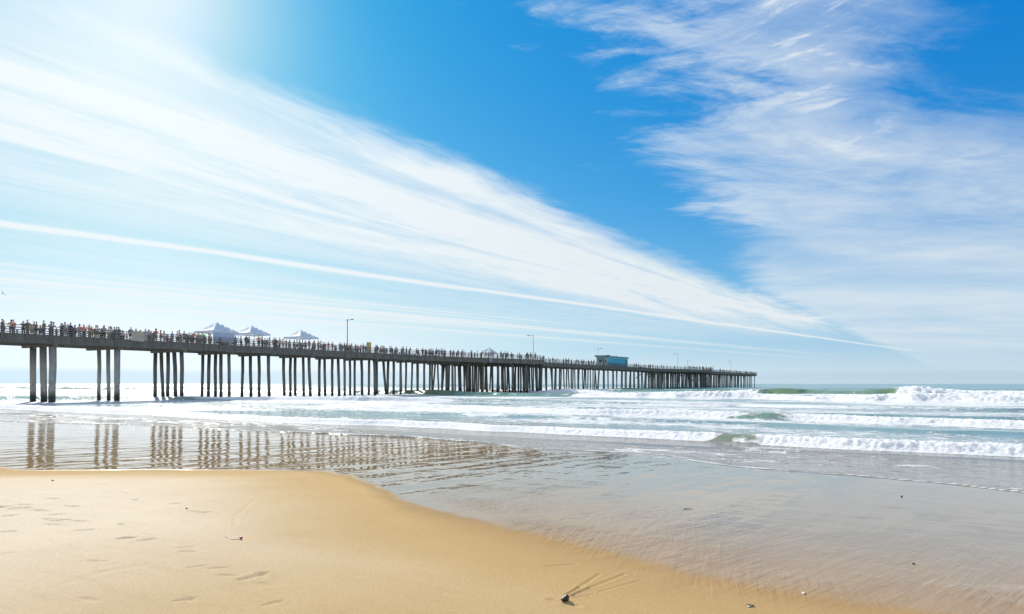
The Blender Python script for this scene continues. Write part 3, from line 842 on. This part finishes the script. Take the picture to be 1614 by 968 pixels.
# shop
M_TEAL = plain('teal_siding', (.06, .42, .58), .6, .12, 1.2)
M_FRONT = plain('grey_blue_siding', (.34, .44, .48), .65, .12, 1.5)
M_NAVY = plain('dark_trim', (.06, .12, .16), .6, .2, 2.0)
M_TRIM = plain('pale_teal_trim', (.30, .55, .62), .6, .1, 2.0)
M_GLASS = plain('dark_glass', (.03, .04, .05), .12, .2, 2.0)
M_WHITE = plain('white_paint', (.72, .72, .70), .6, .06, 3.0)
st0 = t_for_px(960, .1); SLN, SWD, SHT = 16.5, 4.0, 3.0
shop = on_pier('shop', st0, .45)
tag(shop, 'low teal blue shop building standing at the edge of the pier', 'building')
b = MB(); b.box(.06, SLN, .0, SWD, .004, SHT); b.build('wall', M_TEAL, shop)
b = MB(); b.box(0, .055, -.02, SWD + .02, .006, SHT); b.build('front_wall', M_FRONT, shop)
b = MB(); b.box(-.2, SLN + .25, -.25, SWD + .25, SHT + .002, SHT + .14); rf = b.build('roof', M_TRIM, shop)
b = MB(); b.box(-.75, .9, -.32, SWD + .32, SHT + .145, SHT + .62); b.build('front_fascia', M_NAVY, rf)
b = MB(); b.box(.93, SLN + .28, -.3, -.24, SHT + .143, SHT + .40); b.box(SLN + .22, SLN + .28, -.235, SWD + .28, SHT + .143, SHT + .40); b.build('side_fascia', M_NAVY, rf)
b = MB(); b.box(-.78, -.752, .2, SWD - .2, SHT + .24, SHT + .5); b.build('sign_strip', M_TRIM, rf)
b = MB(); b.box(.0, SLN - .2, -.06, -.002, SHT - .32, SHT - .002); b.build('trim_board', M_TRIM, shop)
for (y0, y1) in ((.35, 1.15), (1.9, 3.4)):
    b = MB(); b.box(-.03, -.002, y0, y1, 1.25, 2.25); fr = b.build('window', M_WHITE, shop)
    b = MB(); b.box(-.045, -.032, y0 + .1, y1 - .1, 1.35, 2.15); b.build('pane', M_GLASS, fr)
b = MB(); b.box(-.03, -.002, 1.25, 1.8, .02, 2.1); b.build('door', M_NAVY, shop)
b = MB(); b.box(-.6, .02, 1.5, SWD - .2, 2.36, 2.42); b.build('awning', M_NAVY, shop)
b = MB(); b.box(SLN - 1.9, SLN - .7, -.05, -.003, 1.25, 2.45); fr = b.build('window', M_NAVY, shop)
b = MB(); b.box(SLN - 1.8, SLN - .8, -.062, -.052, 1.35, 2.35); b.build('pane', M_GLASS, fr)
b = MB(); b.box(.08, SLN - .05, -.03, -.003, .01, .16); b.build('base_board', M_NAVY, shop)
for (vx, vy) in ((9.5, 1.2), (11.5, 2.2)):
    b = MB(); b.tube([(vx, vy, SHT + .14), (vx, vy, SHT + .75)], [.12, .12], 8); b.tube([(vx, vy, SHT + .72), (vx, vy, SHT + .82)], [.2, .05], 8); b.build('roof_vent', M_LHEAD, shop)

# ------------------------------------------------------------------ people
def tint_material(name, rough=.85, var=.15):
    m, t, b = material(name)
    c = t.new('ShaderNodeObjectInfo').outputs['Color']
    n = t.noise(t.new('ShaderNodeTexCoord').outputs['Object'], 14.0, 3, .6)
    h = t.new('ShaderNodeHueSaturation'); t.l.new(c, h.inputs['Color'])
    t.put(h.inputs['Value'], t.add(1 - var, t.mul(n, 2 * var)))
    t.l.new(h.outputs[0], b.inputs['Base Color']); b.inputs['Roughness'].default_value = rough
    return m
M_SKIN = tint_material('skin', .6, .06); M_CLOTH = tint_material('clothing', .9, .2); M_HAIR = tint_material('hair', .7, .25)

def skin_mesh(name, joints, edges, mat, levels=1):
    names = list(joints); idx = {n: i for i, n in enumerate(names)}
    me = bpy.data.meshes.new(name + '_skel')
    me.from_pydata([joints[n][0] for n in names], [(idx[a], idx[b]) for a, b in edges], [])
    o = bpy.data.objects.new(name + '_skel', me); COL.objects.link(o)
    sk = o.modifiers.new('skin', 'SKIN'); sk.use_smooth_shade = True; sk.branch_smoothing = .4
    sv_ = me.skin_vertices[0].data
    for n in names:
        r = joints[n][1]; sv_[idx[n]].radius = (r, r) if not isinstance(r, tuple) else r
        sv_[idx[n]].use_root = (idx[n] == 0)
    ss = o.modifiers.new('sub', 'SUBSURF'); ss.levels = levels; ss.render_levels = levels
    dg = bpy.context.evaluated_depsgraph_get()
    out = bpy.data.meshes.new_from_object(o.evaluated_get(dg))
    out.name = name; out.materials.clear(); out.materials.append(mat)
    out.polygons.foreach_set('use_smooth', [True] * len(out.polygons))
    bpy.data.objects.remove(o); bpy.data.meshes.remove(me)
    return out

BODY_EDGES = [('pelvis', 'waist'), ('waist', 'chest'), ('chest', 'neck'), ('neck', 'jaw'), ('jaw', 'head')]
for s in 'LR':
    BODY_EDGES += [('pelvis', 'hip' + s), ('hip' + s, 'knee' + s), ('knee' + s, 'ankle' + s), ('ankle' + s, 'toe' + s),
                   ('chest', 'shoulder' + s), ('shoulder' + s, 'elbow' + s), ('elbow' + s, 'wrist' + s), ('wrist' + s, 'hand' + s)]
def joints_for(pose):
    """facing -Y, feet on z = 0, 1.70 tall"""
    j = {'pelvis': ((0, 0, .93), .135), 'waist': ((0, 0, 1.10), .125), 'chest': ((0, .01, 1.30), .15), 'neck': ((0, 0, 1.47), .055), 'jaw': ((0, -.02, 1.55), .075), 'head': ((0, -.015, 1.64), .088)}
    for s, q in (('L', -1), ('R', 1)):
        j['hip' + s] = ((q * .09, 0, .86), .10); j['knee' + s] = ((q * .10, -.015, .48), .066)
        j['ankle' + s] = ((q * .105, .03, .09), .045); j['toe' + s] = ((q * .12, -.13, .045), .042)
        j['shoulder' + s] = ((q * .175, .01, 1.39), .065)
        j['elbow' + s] = ((q * .235, .03, 1.11), .045); j['wrist' + s] = ((q * .245, -.04, .87), .034); j['hand' + s] = ((q * .24, -.07, .77), .036)
    def setp(n, p): j[n] = (p, j[n][1])
    if pose == 'leaning':
        for n in ('waist', 'chest', 'neck', 'jaw', 'head'):
            x, y, z = j[n][0]; k = (z - .93) / .7; setp(n, (x, y - .30 * k, z - .06 * k))
        for s, q in (('L', -1), ('R', 1)):
            setp('shoulder' + s, (q * .175, -.19, 1.33)); setp('elbow' + s, (q * .24, -.34, 1.16)); setp('wrist' + s, (q * .13, -.50, 1.20)); setp('hand' + s, (q * .06, -.56, 1.19))
    if pose == 'hips':
        for s, q in (('L', -1), ('R', 1)):
            setp('elbow' + s, (q * .37, .07, 1.16)); setp('wrist' + s, (q * .20, -.04, 1.00)); setp('hand' + s, (q * .15, -.09, .97))
    if pose == 'looking':
        for s, q in (('L', -1), ('R', 1)):
            setp('elbow' + s, (q * .27, -.18, 1.27)); setp('wrist' + s, (q * .12, -.22, 1.50)); setp('hand' + s, (q * .07, -.20, 1.59))
    if pose == 'pointing':
        setp('elbowR', (.42, -.10, 1.40)); setp('wristR', (.64, -.18, 1.44)); setp('handR', (.74, -.22, 1.45))
        setp('elbowL', (-.40, .0, 1.30)); setp('wristL', (-.52, -.1, 1.50)); setp('handL', (-.55, -.12, 1.6))
    if pose == 'walking':
        setp('kneeL', (-.10, -.16, .50)); setp('ankleL', (-.10, -.24, .10)); setp('toeL', (-.11, -.40, .06))
        setp('kneeR', (.10, .06, .48)); setp('ankleR', (.10, .28, .13)); setp('toeR', (.11, .15, .045))
        setp('wristL', (-.24, .14, .90)); setp('handL', (-.24, .18, .80)); setp('wristR', (.24, -.18, .92)); setp('handR', (.24, -.25, .84))
    if pose == 'sitting':
        dzz = -.44
        for n in ('pelvis', 'waist', 'chest', 'neck', 'jaw', 'head', 'shoulderL', 'shoulderR', 'elbowL', 'elbowR'):
            x, y, z = j[n][0]; setp(n, (x, y + .12, z + dzz))
        for s, q in (('L', -1), ('R', 1)):
            setp('hip' + s, (q * .10, .04, .46)); setp('knee' + s, (q * .12, -.32, .50)); setp('ankle' + s, (q * .12, -.30, .09)); setp('toe' + s, (q * .13, -.46, .045))
            setp('wrist' + s, (q * .18, -.12, .60)); setp('hand' + s, (q * .15, -.2, .57))
    return j

def grown(j, keep, k, extra):
    return {n: (j[n][0], j[n][1] * k + extra) for n in keep}
def make_pose(pose):
    j = joints_for(pose)
    body = skin_mesh('person', j, BODY_EDGES, M_SKIN)
    jj = dict(j)
    for s in 'LR':
        a, b2 = Vector(j['shoulder' + s][0]), Vector(j['elbow' + s][0]); jj['sleeve' + s] = (tuple(a.lerp(b2, .75)), .05)
        a, b2 = Vector(j['hip' + s][0]), Vector(j['knee' + s][0]); jj['short' + s] = (tuple(a.lerp(b2, .85)), .085)
        a, b2 = Vector(j['knee' + s][0]), Vector(j['ankle' + s][0]); jj['cuff' + s] = (tuple(a.lerp(b2, .9)), .055)
        a, b2 = Vector(j['elbow' + s][0]), Vector(j['wrist' + s][0]); jj['longcuff' + s] = (tuple(a.lerp(b2, .9)), .036)
    se = [('pelvis', 'waist'), ('waist', 'chest')] + [e for s in 'LR' for e in (('chest', 'shoulder' + s), ('shoulder' + s, 'sleeve' + s))]
    sk = ['pelvis', 'waist', 'chest', 'shoulderL', 'shoulderR', 'sleeveL', 'sleeveR']
    shirt = skin_mesh('shirt', grown(jj, sk, 1.08, .016), se, M_CLOTH)
    le = [('pelvis', 'waist'), ('waist', 'chest')] + [e for s in 'LR' for e in (('chest', 'shoulder' + s), ('shoulder' + s, 'elbow' + s), ('elbow' + s, 'longcuff' + s))]
    lk = ['pelvis', 'waist', 'chest', 'shoulderL', 'shoulderR', 'elbowL', 'elbowR', 'longcuffL', 'longcuffR']
    jacket = skin_mesh('jacket', grown(jj, lk, 1.12, .020), le, M_CLOTH)
    te = [e for s in 'LR' for e in (('pelvis', 'hip' + s), ('hip' + s, 'knee' + s), ('knee' + s, 'cuff' + s))]
    tk = ['pelvis', 'hipL', 'hipR', 'kneeL', 'kneeR', 'cuffL', 'cuffR']
    trousers = skin_mesh('trousers', grown(jj, tk, 1.05, .014), te, M_CLOTH)
    he = [e for s in 'LR' for e in (('pelvis', 'hip' + s), ('hip' + s, 'short' + s))]
    hk = ['pelvis', 'hipL', 'hipR', 'shortL', 'shortR']
    shorts = skin_mesh('shorts', grown(jj, hk, 1.06, .018), he, M_CLOTH)
    hd = Vector(j['head'][0])
    def cap_mesh(name, zcut, longer, brim, mat):
        bm = bmesh.new(); bmesh.ops.create_uvsphere(bm, u_segments=12, v_segments=8, radius=1.0)
        for v in bm.verts:
            v.co = Vector((v.co.x * .103, v.co.y * .112 + .012, v.co.z * .115))
        dele = [v for v in bm.verts if (v.co.z < zcut and (v.co.y < .03 or not longer))]
        bmesh.ops.delete(bm, geom=dele, context='VERTS')
        if longer:
            for v in bm.verts:
                if v.co.z < 0: v.co.z *= 1.9
        if brim:
            c = bmesh.ops.create_cone(bm, cap_ends=True, segments=14, radius1=.17 * brim, radius2=.105, depth=.035)
            for v in c['verts']: v.co.z += zcut + .01; v.co.y += -.02 if brim < 1.2 else 0
        for v in bm.verts: v.co = v.co + hd + Vector((0, .0, .012))
        me = bpy.data.meshes.new(name); bm.to_mesh(me); bm.free(); me.materials.append(mat)
        me.polygons.foreach_set('use_smooth', [True] * len(me.polygons)); return me
    return {'body': body, 'shirt': shirt, 'jacket': jacket, 'trousers': trousers, 'shorts': shorts,
            'hair': cap_mesh('hair', .0, False, 0, M_HAIR), 'long_hair': cap_mesh('hair', .0, True, 0, M_HAIR),
            'cap': cap_mesh('cap', .03, False, 1.0, M_HAIR), 'sun_hat': cap_mesh('sun_hat', .03, False, 1.35, M_HAIR)}
POSES = {p: make_pose(p) for p in ('standing', 'leaning', 'hips', 'looking', 'pointing', 'walking', 'sitting')}

COLORS = {'white': (.86, .87, .88), 'pale blue': (.52, .63, .80), 'coral': (.88, .33, .26), 'pink': (.88, .48, .50), 'red': (.78, .07, .06), 'orange': (.80, .25, .06),
          'navy': (.05, .075, .19), 'dark grey': (.09, .10, .115), 'slate blue': (.16, .25, .37), 'olive': (.17, .19, .08), 'tan': (.48, .36, .22), 'purple': (.34, .20, .46),
          'lime green': (.25, .70, .08), 'green': (.08, .28, .12), 'black': (.02, .02, .022), 'grey': (.36, .38, .41), 'blue': (.08, .23, .65), 'yellow': (.75, .58, .12)}
# seen in the photograph: (px, colour, options)
SEEN = [(1, 'dark grey'), (5, 'white'), (14, 'coral'), (18, 'coral'), (33, 'dark grey'), (40, 'olive', 'tall'), (46, 'yellow', 'child'), (52, 'pink'), (56, 'navy'), (61, 'purple', 'child'), (68, 'olive', 'tall'),
        (77, 'pale blue', 'lean'), (81, 'pale blue', 'lean'), (87, 'red', 'child'), (93, 'black'), (100, 'white', 'tall'), (106, 'tan'), (109, 'navy'), (117, 'blue'), (125, 'coral'), (130, 'coral'), (138, 'coral'),
        (143, 'tan'), (149, 'white'), (152, 'pink'), (158, 'slate blue', 'lean'), (162, 'grey'), (169, 'white'), (174, 'white'), (178, 'dark grey'), (183, 'grey'), (186, 'navy'), (192, 'white', 'child'), (197, 'pink', 'child'),
        (204, 'slate blue', 'tall'), (213, 'tan'), (229, 'grey', 'look'), (234, 'pale blue'), (243, 'red', 'tall'), (246, 'coral'), (251, 'coral'), (257, 'white'), (263, 'grey', 'child'), (269, 'pale blue'), (277, 'white'), (281, 'coral', 'tall'),
        (290, 'slate blue'), (297, 'grey'), (304, 'coral', 'tall'), (308, 'pink'), (317, 'lime green', 'tall'), (328, 'pink'), (331, 'white'), (341, 'red', 'sit'), (346, 'coral', 'sit'), (350, 'white', 'sit'), (354, 'red', 'sit'),
        (359, 'coral', 'sit'), (365, 'white', 'sit'), (370, 'pale blue'), (378, 'white'), (387, 'dark grey', 'tall'), (392, 'navy'), (397, 'white', 'child'), (406, 'coral', 'tall'), (411, 'coral'), (416, 'grey'), (419, 'dark grey'), (423, 'white'),
        (430, 'tan'), (434, 'dark grey'), (439, 'pink'), (444, 'navy'), (451, 'coral', 'hips'), (456, 'white'), (463, 'tan'), (467, 'white'), (472, 'slate blue'), (476, 'grey'), (480, 'navy'), (487, 'red', 'tall'), (494, 'pink'), (501, 'tan', 'hips'),
        (505, 'white'), (508, 'grey'), (511, 'navy'), (517, 'red', 'hips'), (523, 'slate blue'), (529, 'white', 'child'), (535, 'slate blue'), (542, 'olive'), (551, 'dark grey'), (554, 'white'), (559, 'white'), (568, 'pink'), (572, 'grey'),
        (575, 'slate blue'), (592, 'purple'), (595, 'navy'), (599, 'pink'), (614, 'purple'), (617, 'dark grey'), (622, 'pale blue'), (625, 'slate blue'), (633, 'white'), (635, 'slate blue', 'hips'), (640, 'green'), (645, 'purple'),
        (656, 'green'), (659, 'coral'), (665, 'navy'), (669, 'slate blue'), (675, 'dark grey'), (687, 'slate blue', 'tall'), (692, 'purple'), (695, 'grey', 'tall'), (701, 'navy'), (709, 'dark grey'), (713, 'slate blue'), (718, 'red', 'child'),
        (721, 'slate blue', 'tall'), (727, 'purple', 'tall'), (732, 'coral'), (738, 'coral', 'child'), (742, 'navy', 'point'), (748, 'dark grey', 'child'), (752, 'white'), (758, 'green', 'tall'), (764, 'grey'), (769, 'purple', 'look'), (773, 'orange', 'tall'), (777, 'slate blue'),
        (783, 'coral', 'child'), (789, 'slate blue', 'tall'), (792, 'dark grey'), (796, 'navy'), (800, 'slate blue', 'tall'), (806, 'black'), (815, 'pink'), (818, 'pink'), (822, 'coral', 'child'), (828, 'black', 'lean'), (831, 'dark grey'), (835, 'navy', 'tall'),
        (839, 'coral'), (843, 'purple', 'tall'), (847, 'coral', 'child'), (851, 'grey'), (865, 'coral'), (871, 'dark grey'), (876, 'navy'), (888, 'slate blue'), (892, 'navy'), (896, 'grey'), (900, 'coral'), (909, 'dark grey'),
        (912, 'slate blue'), (916, 'black'), (918, 'blue'), (920, 'navy'), (927, 'dark grey'), (932, 'black'), (935, 'slate blue', 'tall'), (1000, 'dark grey'), (1003, 'slate blue'), (1007, 'black'), (1016, 'navy'), (1023, 'red'),
        (1025, 'dark grey'), (1029, 'slate blue'), (1036, 'black'), (1043, 'dark grey'), (1046, 'navy'), (1051, 'black'), (1063, 'dark grey'), (1080, 'slate blue'), (1086, 'dark grey'), (1089, 'coral'), (1092, 'navy'), (1095, 'grey'),
        (1098, 'dark grey'), (1102, 'navy'), (1107, 'black'), (1109, 'dark grey'), (1113, 'coral'), (1116, 'pink'), (1120, 'black', 'tall'), (1135, 'dark grey', 'tall'), (1139, 'navy'), (1141, 'slate blue'), (1145, 'grey'), (1150, 'black'),
        (1158, 'coral'), (1161, 'pink'), (1166, 'coral'), (1175, 'red'), (1177, 'dark grey'), (1182, 'black'), (1184, 'pink')]
pr = random.Random(5)
crowd = []
def clear_of(t, wd):
    for (ct, cw) in ((25.2, 2.9), (31.4, 3.0), (41.2, 3.0), (107.0, 8.6)):
        for sx in (-1, 1):
            for sy in (-1, 1):
                if math.hypot(t - ct - sx * 2.05, wd - cw - sy * 2.05) < .45: return False
    if st0 - 1.0 < t < st0 + SLN + .6 and wd < 5.0: return False
    return True
taken = []
def place(px, col, opt, off, tries=14):
    for k in range(tries):
        o2 = off + k * .45; p2 = px
        if opt != 'sit' and k > 8: p2 = px + pr.uniform(-3, 3)
        t = t_for_px(p2, o2)
        wd = near_edge(t) + o2
        if o2 > PW - .6: o2 = PW - .8
        if not clear_of(t, wd): continue
        if any(abs(t - a) < .62 and abs(wd - b) < .52 for a, b in taken): continue
        taken.append((t, wd)); crowd.append((px_of(t, wd), t, wd, col, opt)); return
for e in SEEN:
    px, col = e[0], e[1]; opt = e[2] if len(e) > 2 else ''
    place(px, col, opt, .55 if opt in ('lean', 'tall', 'hips') else (1.4 if opt == 'sit' else pr.choice((.6, .7, .9, 1.3))))
names = list(COLORS)
KNOTS = [pr.uniform(2, 640) ** 1.0 for _ in range(22)] + [pr.uniform(640, 860) for _ in range(4)]
for k in range(84):
    px = max(2, pr.gauss(pr.choice(KNOTS), 9))
    col = pr.choice(['white', 'white', 'coral', 'pink', 'navy', 'dark grey', 'slate blue', 'grey', 'pale blue', 'tan', 'red', 'purple', 'black', 'blue'])
    place(px, col, pr.choice(['', '', '', 'child', 'hips', 'sit' if px < 560 else '']), pr.uniform(1.2, 6.5))
SKINS = [(.55, .34, .24), (.62, .40, .29), (.45, .26, .17), (.30, .17, .10), (.58, .36, .25)]
HAIRS = [(.02, .015, .012), (.05, .03, .02), (.10, .06, .03), (.30, .20, .09), (.03, .03, .03)]
PANTS = [(.04, .05, .09), (.05, .05, .055), (.12, .14, .18), (.30, .25, .17), (.03, .03, .03), (.22, .24, .28), (.5, .48, .44)]
ZONES = [(-50, 62, 'at the left end of the railing'), (62, 205, 'before the pale tan banner'), (205, 317, 'between tan banner and first canopy'), (317, 374, 'by the canopy with side cloth'), (374, 428, 'by the second canopy'),
         (428, 510, 'by the lone third canopy'), (510, 549, 'just before the nearest lamp post'), (549, 583, 'between nearest lamp and tan board'), (583, 668, 'just past the tan board'), (668, 740, 'along the nearer platform edge'),
         (740, 790, 'by the small platform canopy'), (790, 855, 'by the platform corner lamp'), (855, 965, 'between nearer platform and shop'), (965, 1060, 'just past the blue shop'), (1060, 1126, 'on the farther platform'), (1126, 1300, 'near the end of the pier')]
ORD = ['first', 'second', 'third', 'fourth', 'fifth', 'sixth', 'seventh', 'eighth', 'ninth', 'tenth', 'eleventh', 'twelfth']
crowd.sort()
def zone_of(px):
    for a, b, n in ZONES:
        if a <= px < b: return n
    return ZONES[-1][2]
count = {}
for c in crowd: count[(zone_of(c[0]), c[3])] = count.get((zone_of(c[0]), c[3]), 0) + 1
seen = {}
for (px, t, wd, col, opt) in crowd:
    key = (zone_of(px), col); k = seen.get(key, 0); seen[key] = k + 1
    pose = {'lean': 'leaning', 'hips': 'hips', 'look': 'looking', 'point': 'pointing', 'sit': 'sitting'}.get(opt) or pr.choice(['standing', 'standing', 'standing', 'hips', 'looking', 'walking', 'leaning' if wd < near_edge(t) + .95 else 'standing'])
    P = POSES[pose]
    x, y = pier_xy(t, wd)
    o = bpy.data.objects.new('person', P['body']); COL.objects.link(o)
    o.location = (x, y, DK + .002)
    if pose == 'leaning': face = PROT + pr.uniform(-.3, .3)
    else: face = PROT + pr.choice([0, 0, .6, -.7, math.pi * .5, math.pi, -math.pi * .5]) + pr.uniform(-.5, .5)
    o.rotation_euler = (0, 0, face)
    hgt = pr.uniform(.93, 1.05)
    if opt == 'tall' or opt == 'lean': hgt = pr.uniform(1.06, 1.12)
    if opt == 'child': hgt = pr.uniform(.62, .8)
    o.scale = (hgt * pr.uniform(.98, 1.12), hgt * pr.uniform(.98, 1.1), hgt)
    o.color = (*pr.choice(SKINS), 1)
    if count[key] == 1: lab = f'person in {col} top {key[0]}'
    else: lab = f'{ORD[k]} person from left in {col} top {key[0]}'
    tag(o, lab, 'person', 'people crowding the pier')
    jk = pr.random() < (.45 if col not in ('white', 'coral', 'pink', 'lime green') else .2)
    ch = [('jacket' if jk else 'shirt', P['jacket' if jk else 'shirt'], COLORS[col])]
    sh = pr.random() < .3
    ch.append(('shorts' if sh else 'trousers', P['shorts' if sh else 'trousers'], pr.choice(PANTS)))
    h = pr.random()
    if h < .5: ch.append(('hair', P['hair'], pr.choice(HAIRS)))
    elif h < .74: ch.append(('hair', P['long_hair'], pr.choice(HAIRS)))
    elif h < .9: ch.append(('cap', P['cap'], pr.choice([(.03, .03, .04), (.5, .05, .05), (.6, .6, .6), (.05, .08, .2)])))
    else: ch.append(('sun_hat', P['sun_hat'], pr.choice([(.55, .44, .26), (.66, .64, .58)])))
    for nm, md, cc in ch:
        c = bpy.data.objects.new(nm, md); COL.objects.link(c); c.parent = o; c.color = (*cc, 1)

# ------------------------------------------------------------------ small things on the sand
def rock_mesh(name, r, sx, sy, sz, seed, mat, facet=.35):
    bm = bmesh.new(); bmesh.ops.create_icosphere(bm, subdivisions=3, radius=r)
    q = random.Random(seed)
    planes = [(Vector((q.gauss(0, 1), q.gauss(0, 1), q.gauss(0, 1))).normalized(), r * q.uniform(.55, .9)) for _ in range(9)]
    for v in bm.verts:
        for n, d in planes:
            e = v.co.dot(n) - d
            if e > 0: v.co -= n * e * .92
        v.co += v.co.normalized() * r * .05 * math.sin(v.co.x / r * 7 + seed) * math.cos(v.co.y / r * 9)
        v.co.x *= sx; v.co.y *= sy; v.co.z *= sz
    me = bpy.data.meshes.new(name); bm.to_mesh(me); bm.free(); me.materials.append(mat)
    return me
M_STONE = plain('dark_wet_stone', (.022, .022, .024), .35, .5, 60.0, .004)
M_PEB = plain('brown_pebble', (.06, .05, .04), .6, .4, 80.0, .002)
M_SHELL = plain('white_shell', (.78, .70, .60), .5, .15, 60.0, .002)
M_PINK = plain('pink_rubber', (.75, .10, .22), .35, .1, 30.0)
M_PINKDK = plain('dark_pink_plastic', (.25, .02, .06), .4, .1, 30.0)
M_STRING = plain('white_ribbon', (.8, .66, .62), .6, .1, 30.0)
M_WEED = plain('brown_weed', (.05, .045, .02), .5, .3, 50.0)
def at_px(px, py):
    X, Y, z = ray_ground(px, py)
    for _ in range(6):
        z = ground_height(X, Y); Y = F * (CAMZ - z) / (py - HZ); X = (px - 807) / F * Y
    return X, Y, z
x, y, z = at_px(891, 947)
o = link('stone', rock_mesh('stone', .036, 1.0, .9, .95, 4, M_STONE)); o.location = (x, y, z + .018); o.rotation_euler = (0, .2, .5)
tag(o, 'black angular stone half sunk in the damp sand with drainage lines behind it', 'stone')
for i, (px, py, r, lab) in enumerate([(294, 802, .016, 'dark pebble lying on the dry sand above the pink ball'), (83, 758, .02, 'tiny dark pebble near the top left rim of the dry sand'),
                                      (1421, 783, .022, 'tiny dark pebble on the shining wet sand near the swash'), (1440, 889, .014, 'brown pebble on the damp sand at right'), (77, 829, .014, 'dark pebble among the footprints on the left sand')]):
    x, y, z = at_px(px, py)
    o = link('pebble', rock_mesh('pebble', r, 1.1, .9, .7, 11 + i, M_PEB)); o.location = (x, y, z + r * .3); tag(o, lab, 'pebble', 'small pebbles on the sand')
# pink ball with a pale string
x, y, z = at_px(380, 850)
o = empty('pink_ball', (x, y, z)); tag(o, 'tiny pink ball trailing a pale string on the dry sand', 'ball')
bm = bmesh.new(); bmesh.ops.create_uvsphere(bm, u_segments=20, v_segments=14, radius=.017)
for v in bm.verts: v.co.z = v.co.z * .92 + .0155
me = bpy.data.meshes.new('ball'); bm.to_mesh(me); bm.free(); me.polygons.foreach_set('use_smooth', [True] * len(me.polygons)); link('ball', me, M_PINK, o)
b = MB(); b.tube([(-.0, -.010, .026), (0, -.016, .021), (.002, -.0178, .014)], [.007, .009, .006], 8); b.build('plug', M_PINKDK, o)
pts = []
for k in range(25):
    u = k / 24; gx = -.012 - .19 * u; gy = -.012 - .035 * math.sin(u * 5.2) + .05 * u * u
    pts.append((gx, gy, ground_height(x + gx, y + gy) - z + .0045))
b = MB(); b.tube(pts, [.0028 + .002 * math.sin(k * .9) ** 2 for k in range(25)], 6); b.build('string', M_STRING, o)
# shells
def shell(px, py, r, rz, label):
    x, y, z = at_px(px, py); n = 14; m = 9; vs = []; fs = []
    for lay in (0, 1):
        for i in range(m):
            a = -1.15 + 2.3 * i / (m - 1)
            for k in range(n):
                u = k / (n - 1); rr_ = r * u * (1 + .05 * math.cos(i * 6.3)); h = r * .38 * math.sin(min(1, u * 1.02) * math.pi * .93) * (1 - .5 * (a / 1.2) ** 2)
                vs.append((rr_ * math.sin(a), rr_ * math.cos(a) - r * .5, .004 + h - lay * .0016 + .0009 * math.cos(i * 6.3)))
    N = m * n
    for lay in (0, 1):
        for i in range(m - 1):
            for k in range(n - 1):
                q = (i * n + k, i * n + k + 1, (i + 1) * n + k + 1, (i + 1) * n + k); fs.append(tuple(N * lay + e for e in (q if lay else q[::-1])))
    b = MB(); b.add(vs, fs, True); o = b.build('shell', M_SHELL); o.location = (x, y, z); o.rotation_euler = (.12, 0, rz); tag(o, label, 'shell', 'shells on the damp sand')
shell(1267, 936, .03, 1.2, 'white shell lying alone on the damp sand at lower right')
shell(1180, 957, .02, -.8, 'small shell beside a scrap of weed at the bottom edge')
x, y, z = at_px(1183, 956)
b = MB()
for k in range(5):
    a = k * 1.25; b.tube([(0, 0, .004), (.02 * math.cos(a), .02 * math.sin(a), .012), (.04 * math.cos(a + .3), .04 * math.sin(a + .3), .005)], [.003, .004, .001], 6)
o = b.build('weed_scrap', M_WEED); o.location = (x, y, z); tag(o, 'dark scrap of seaweed touching the small shell near the bottom edge', 'seaweed')
x, y, z = at_px(1084, 803)
b = MB(); b.tube([(-.07, 0, .006), (-.02, .01, .009), (.03, -.005, .008), (.08, .012, .005)], [.003, .005, .004, .002], 6); b.tube([(.0, .0, .009), (.03, .03, .012)], [.003, .001], 6)
o = b.build('twig', M_WEED); o.location = (x, y, z); tag(o, 'thin dark twig lying on the shining wet sand', 'twig')

# gull
M_GULL = plain('gull_feathers', (.10, .11, .12), .8, .3, 12.0)
def gull(loc, rz, bank, label, k=1.0):
    vs = []; fs = []
    b = MB(); b.tube([(0, -.26, .0), (0, -.2, .02), (0, -.05, .02), (0, .12, .0), (0, .26, -.01)], [.012, .045, .065, .045, .012], 10)
    for sg in (-1, 1):
        st = [(0.04, -.10, .06, .03), (.22, -.14, .04, .14), (.42, -.08, .05, .20), (.62, .02, .08, .15)]
        up_ = []; lo = []
        for (wx, y0, y1, zz_) in st: up_ += [(sg * wx, y0, zz_ + .008), (sg * wx, y1, zz_ + .004)]; lo += [(sg * wx, y0, zz_ - .006), (sg * wx, y1, zz_ - .002)]
        v = up_ + lo; n = len(up_); f = []
        for i in range(len(st) - 1):
            f += [(2 * i, 2 * i + 1, 2 * i + 3, 2 * i + 2), (n + 2 * i, n + 2 * i + 2, n + 2 * i + 3, n + 2 * i + 1), (2 * i, 2 * i + 2, n + 2 * i + 2, n + 2 * i), (2 * i + 1, n + 2 * i + 1, n + 2 * i + 3, 2 * i + 3)]
        f.append((n - 2, n - 1, 2 * n - 1, 2 * n - 2)); b.add(v, f, True)
    b.add([(-.05, .24, 0), (.05, .24, 0), (.07, .36, -.005), (-.07, .36, -.005), (-.05, .24, -.012), (.05, .24, -.012), (.07, .36, -.012), (-.07, .36, -.012)], [(0, 1, 2, 3), (7, 6, 5, 4), (0, 4, 5, 1), (1, 5, 6, 2), (2, 6, 7, 3), (3, 7, 4, 0)])
    o = b.build('gull', M_GULL); o.location = loc; o.rotation_euler = (.1, bank, rz); o.scale = (k, k, k); tag(o, label, 'bird')
gull((-802.5 / F * 85, 85, CAMZ + 142 / F * 85), 1.2, .75, 'dark gull gliding low in the sky above the left end of the pier', .62)
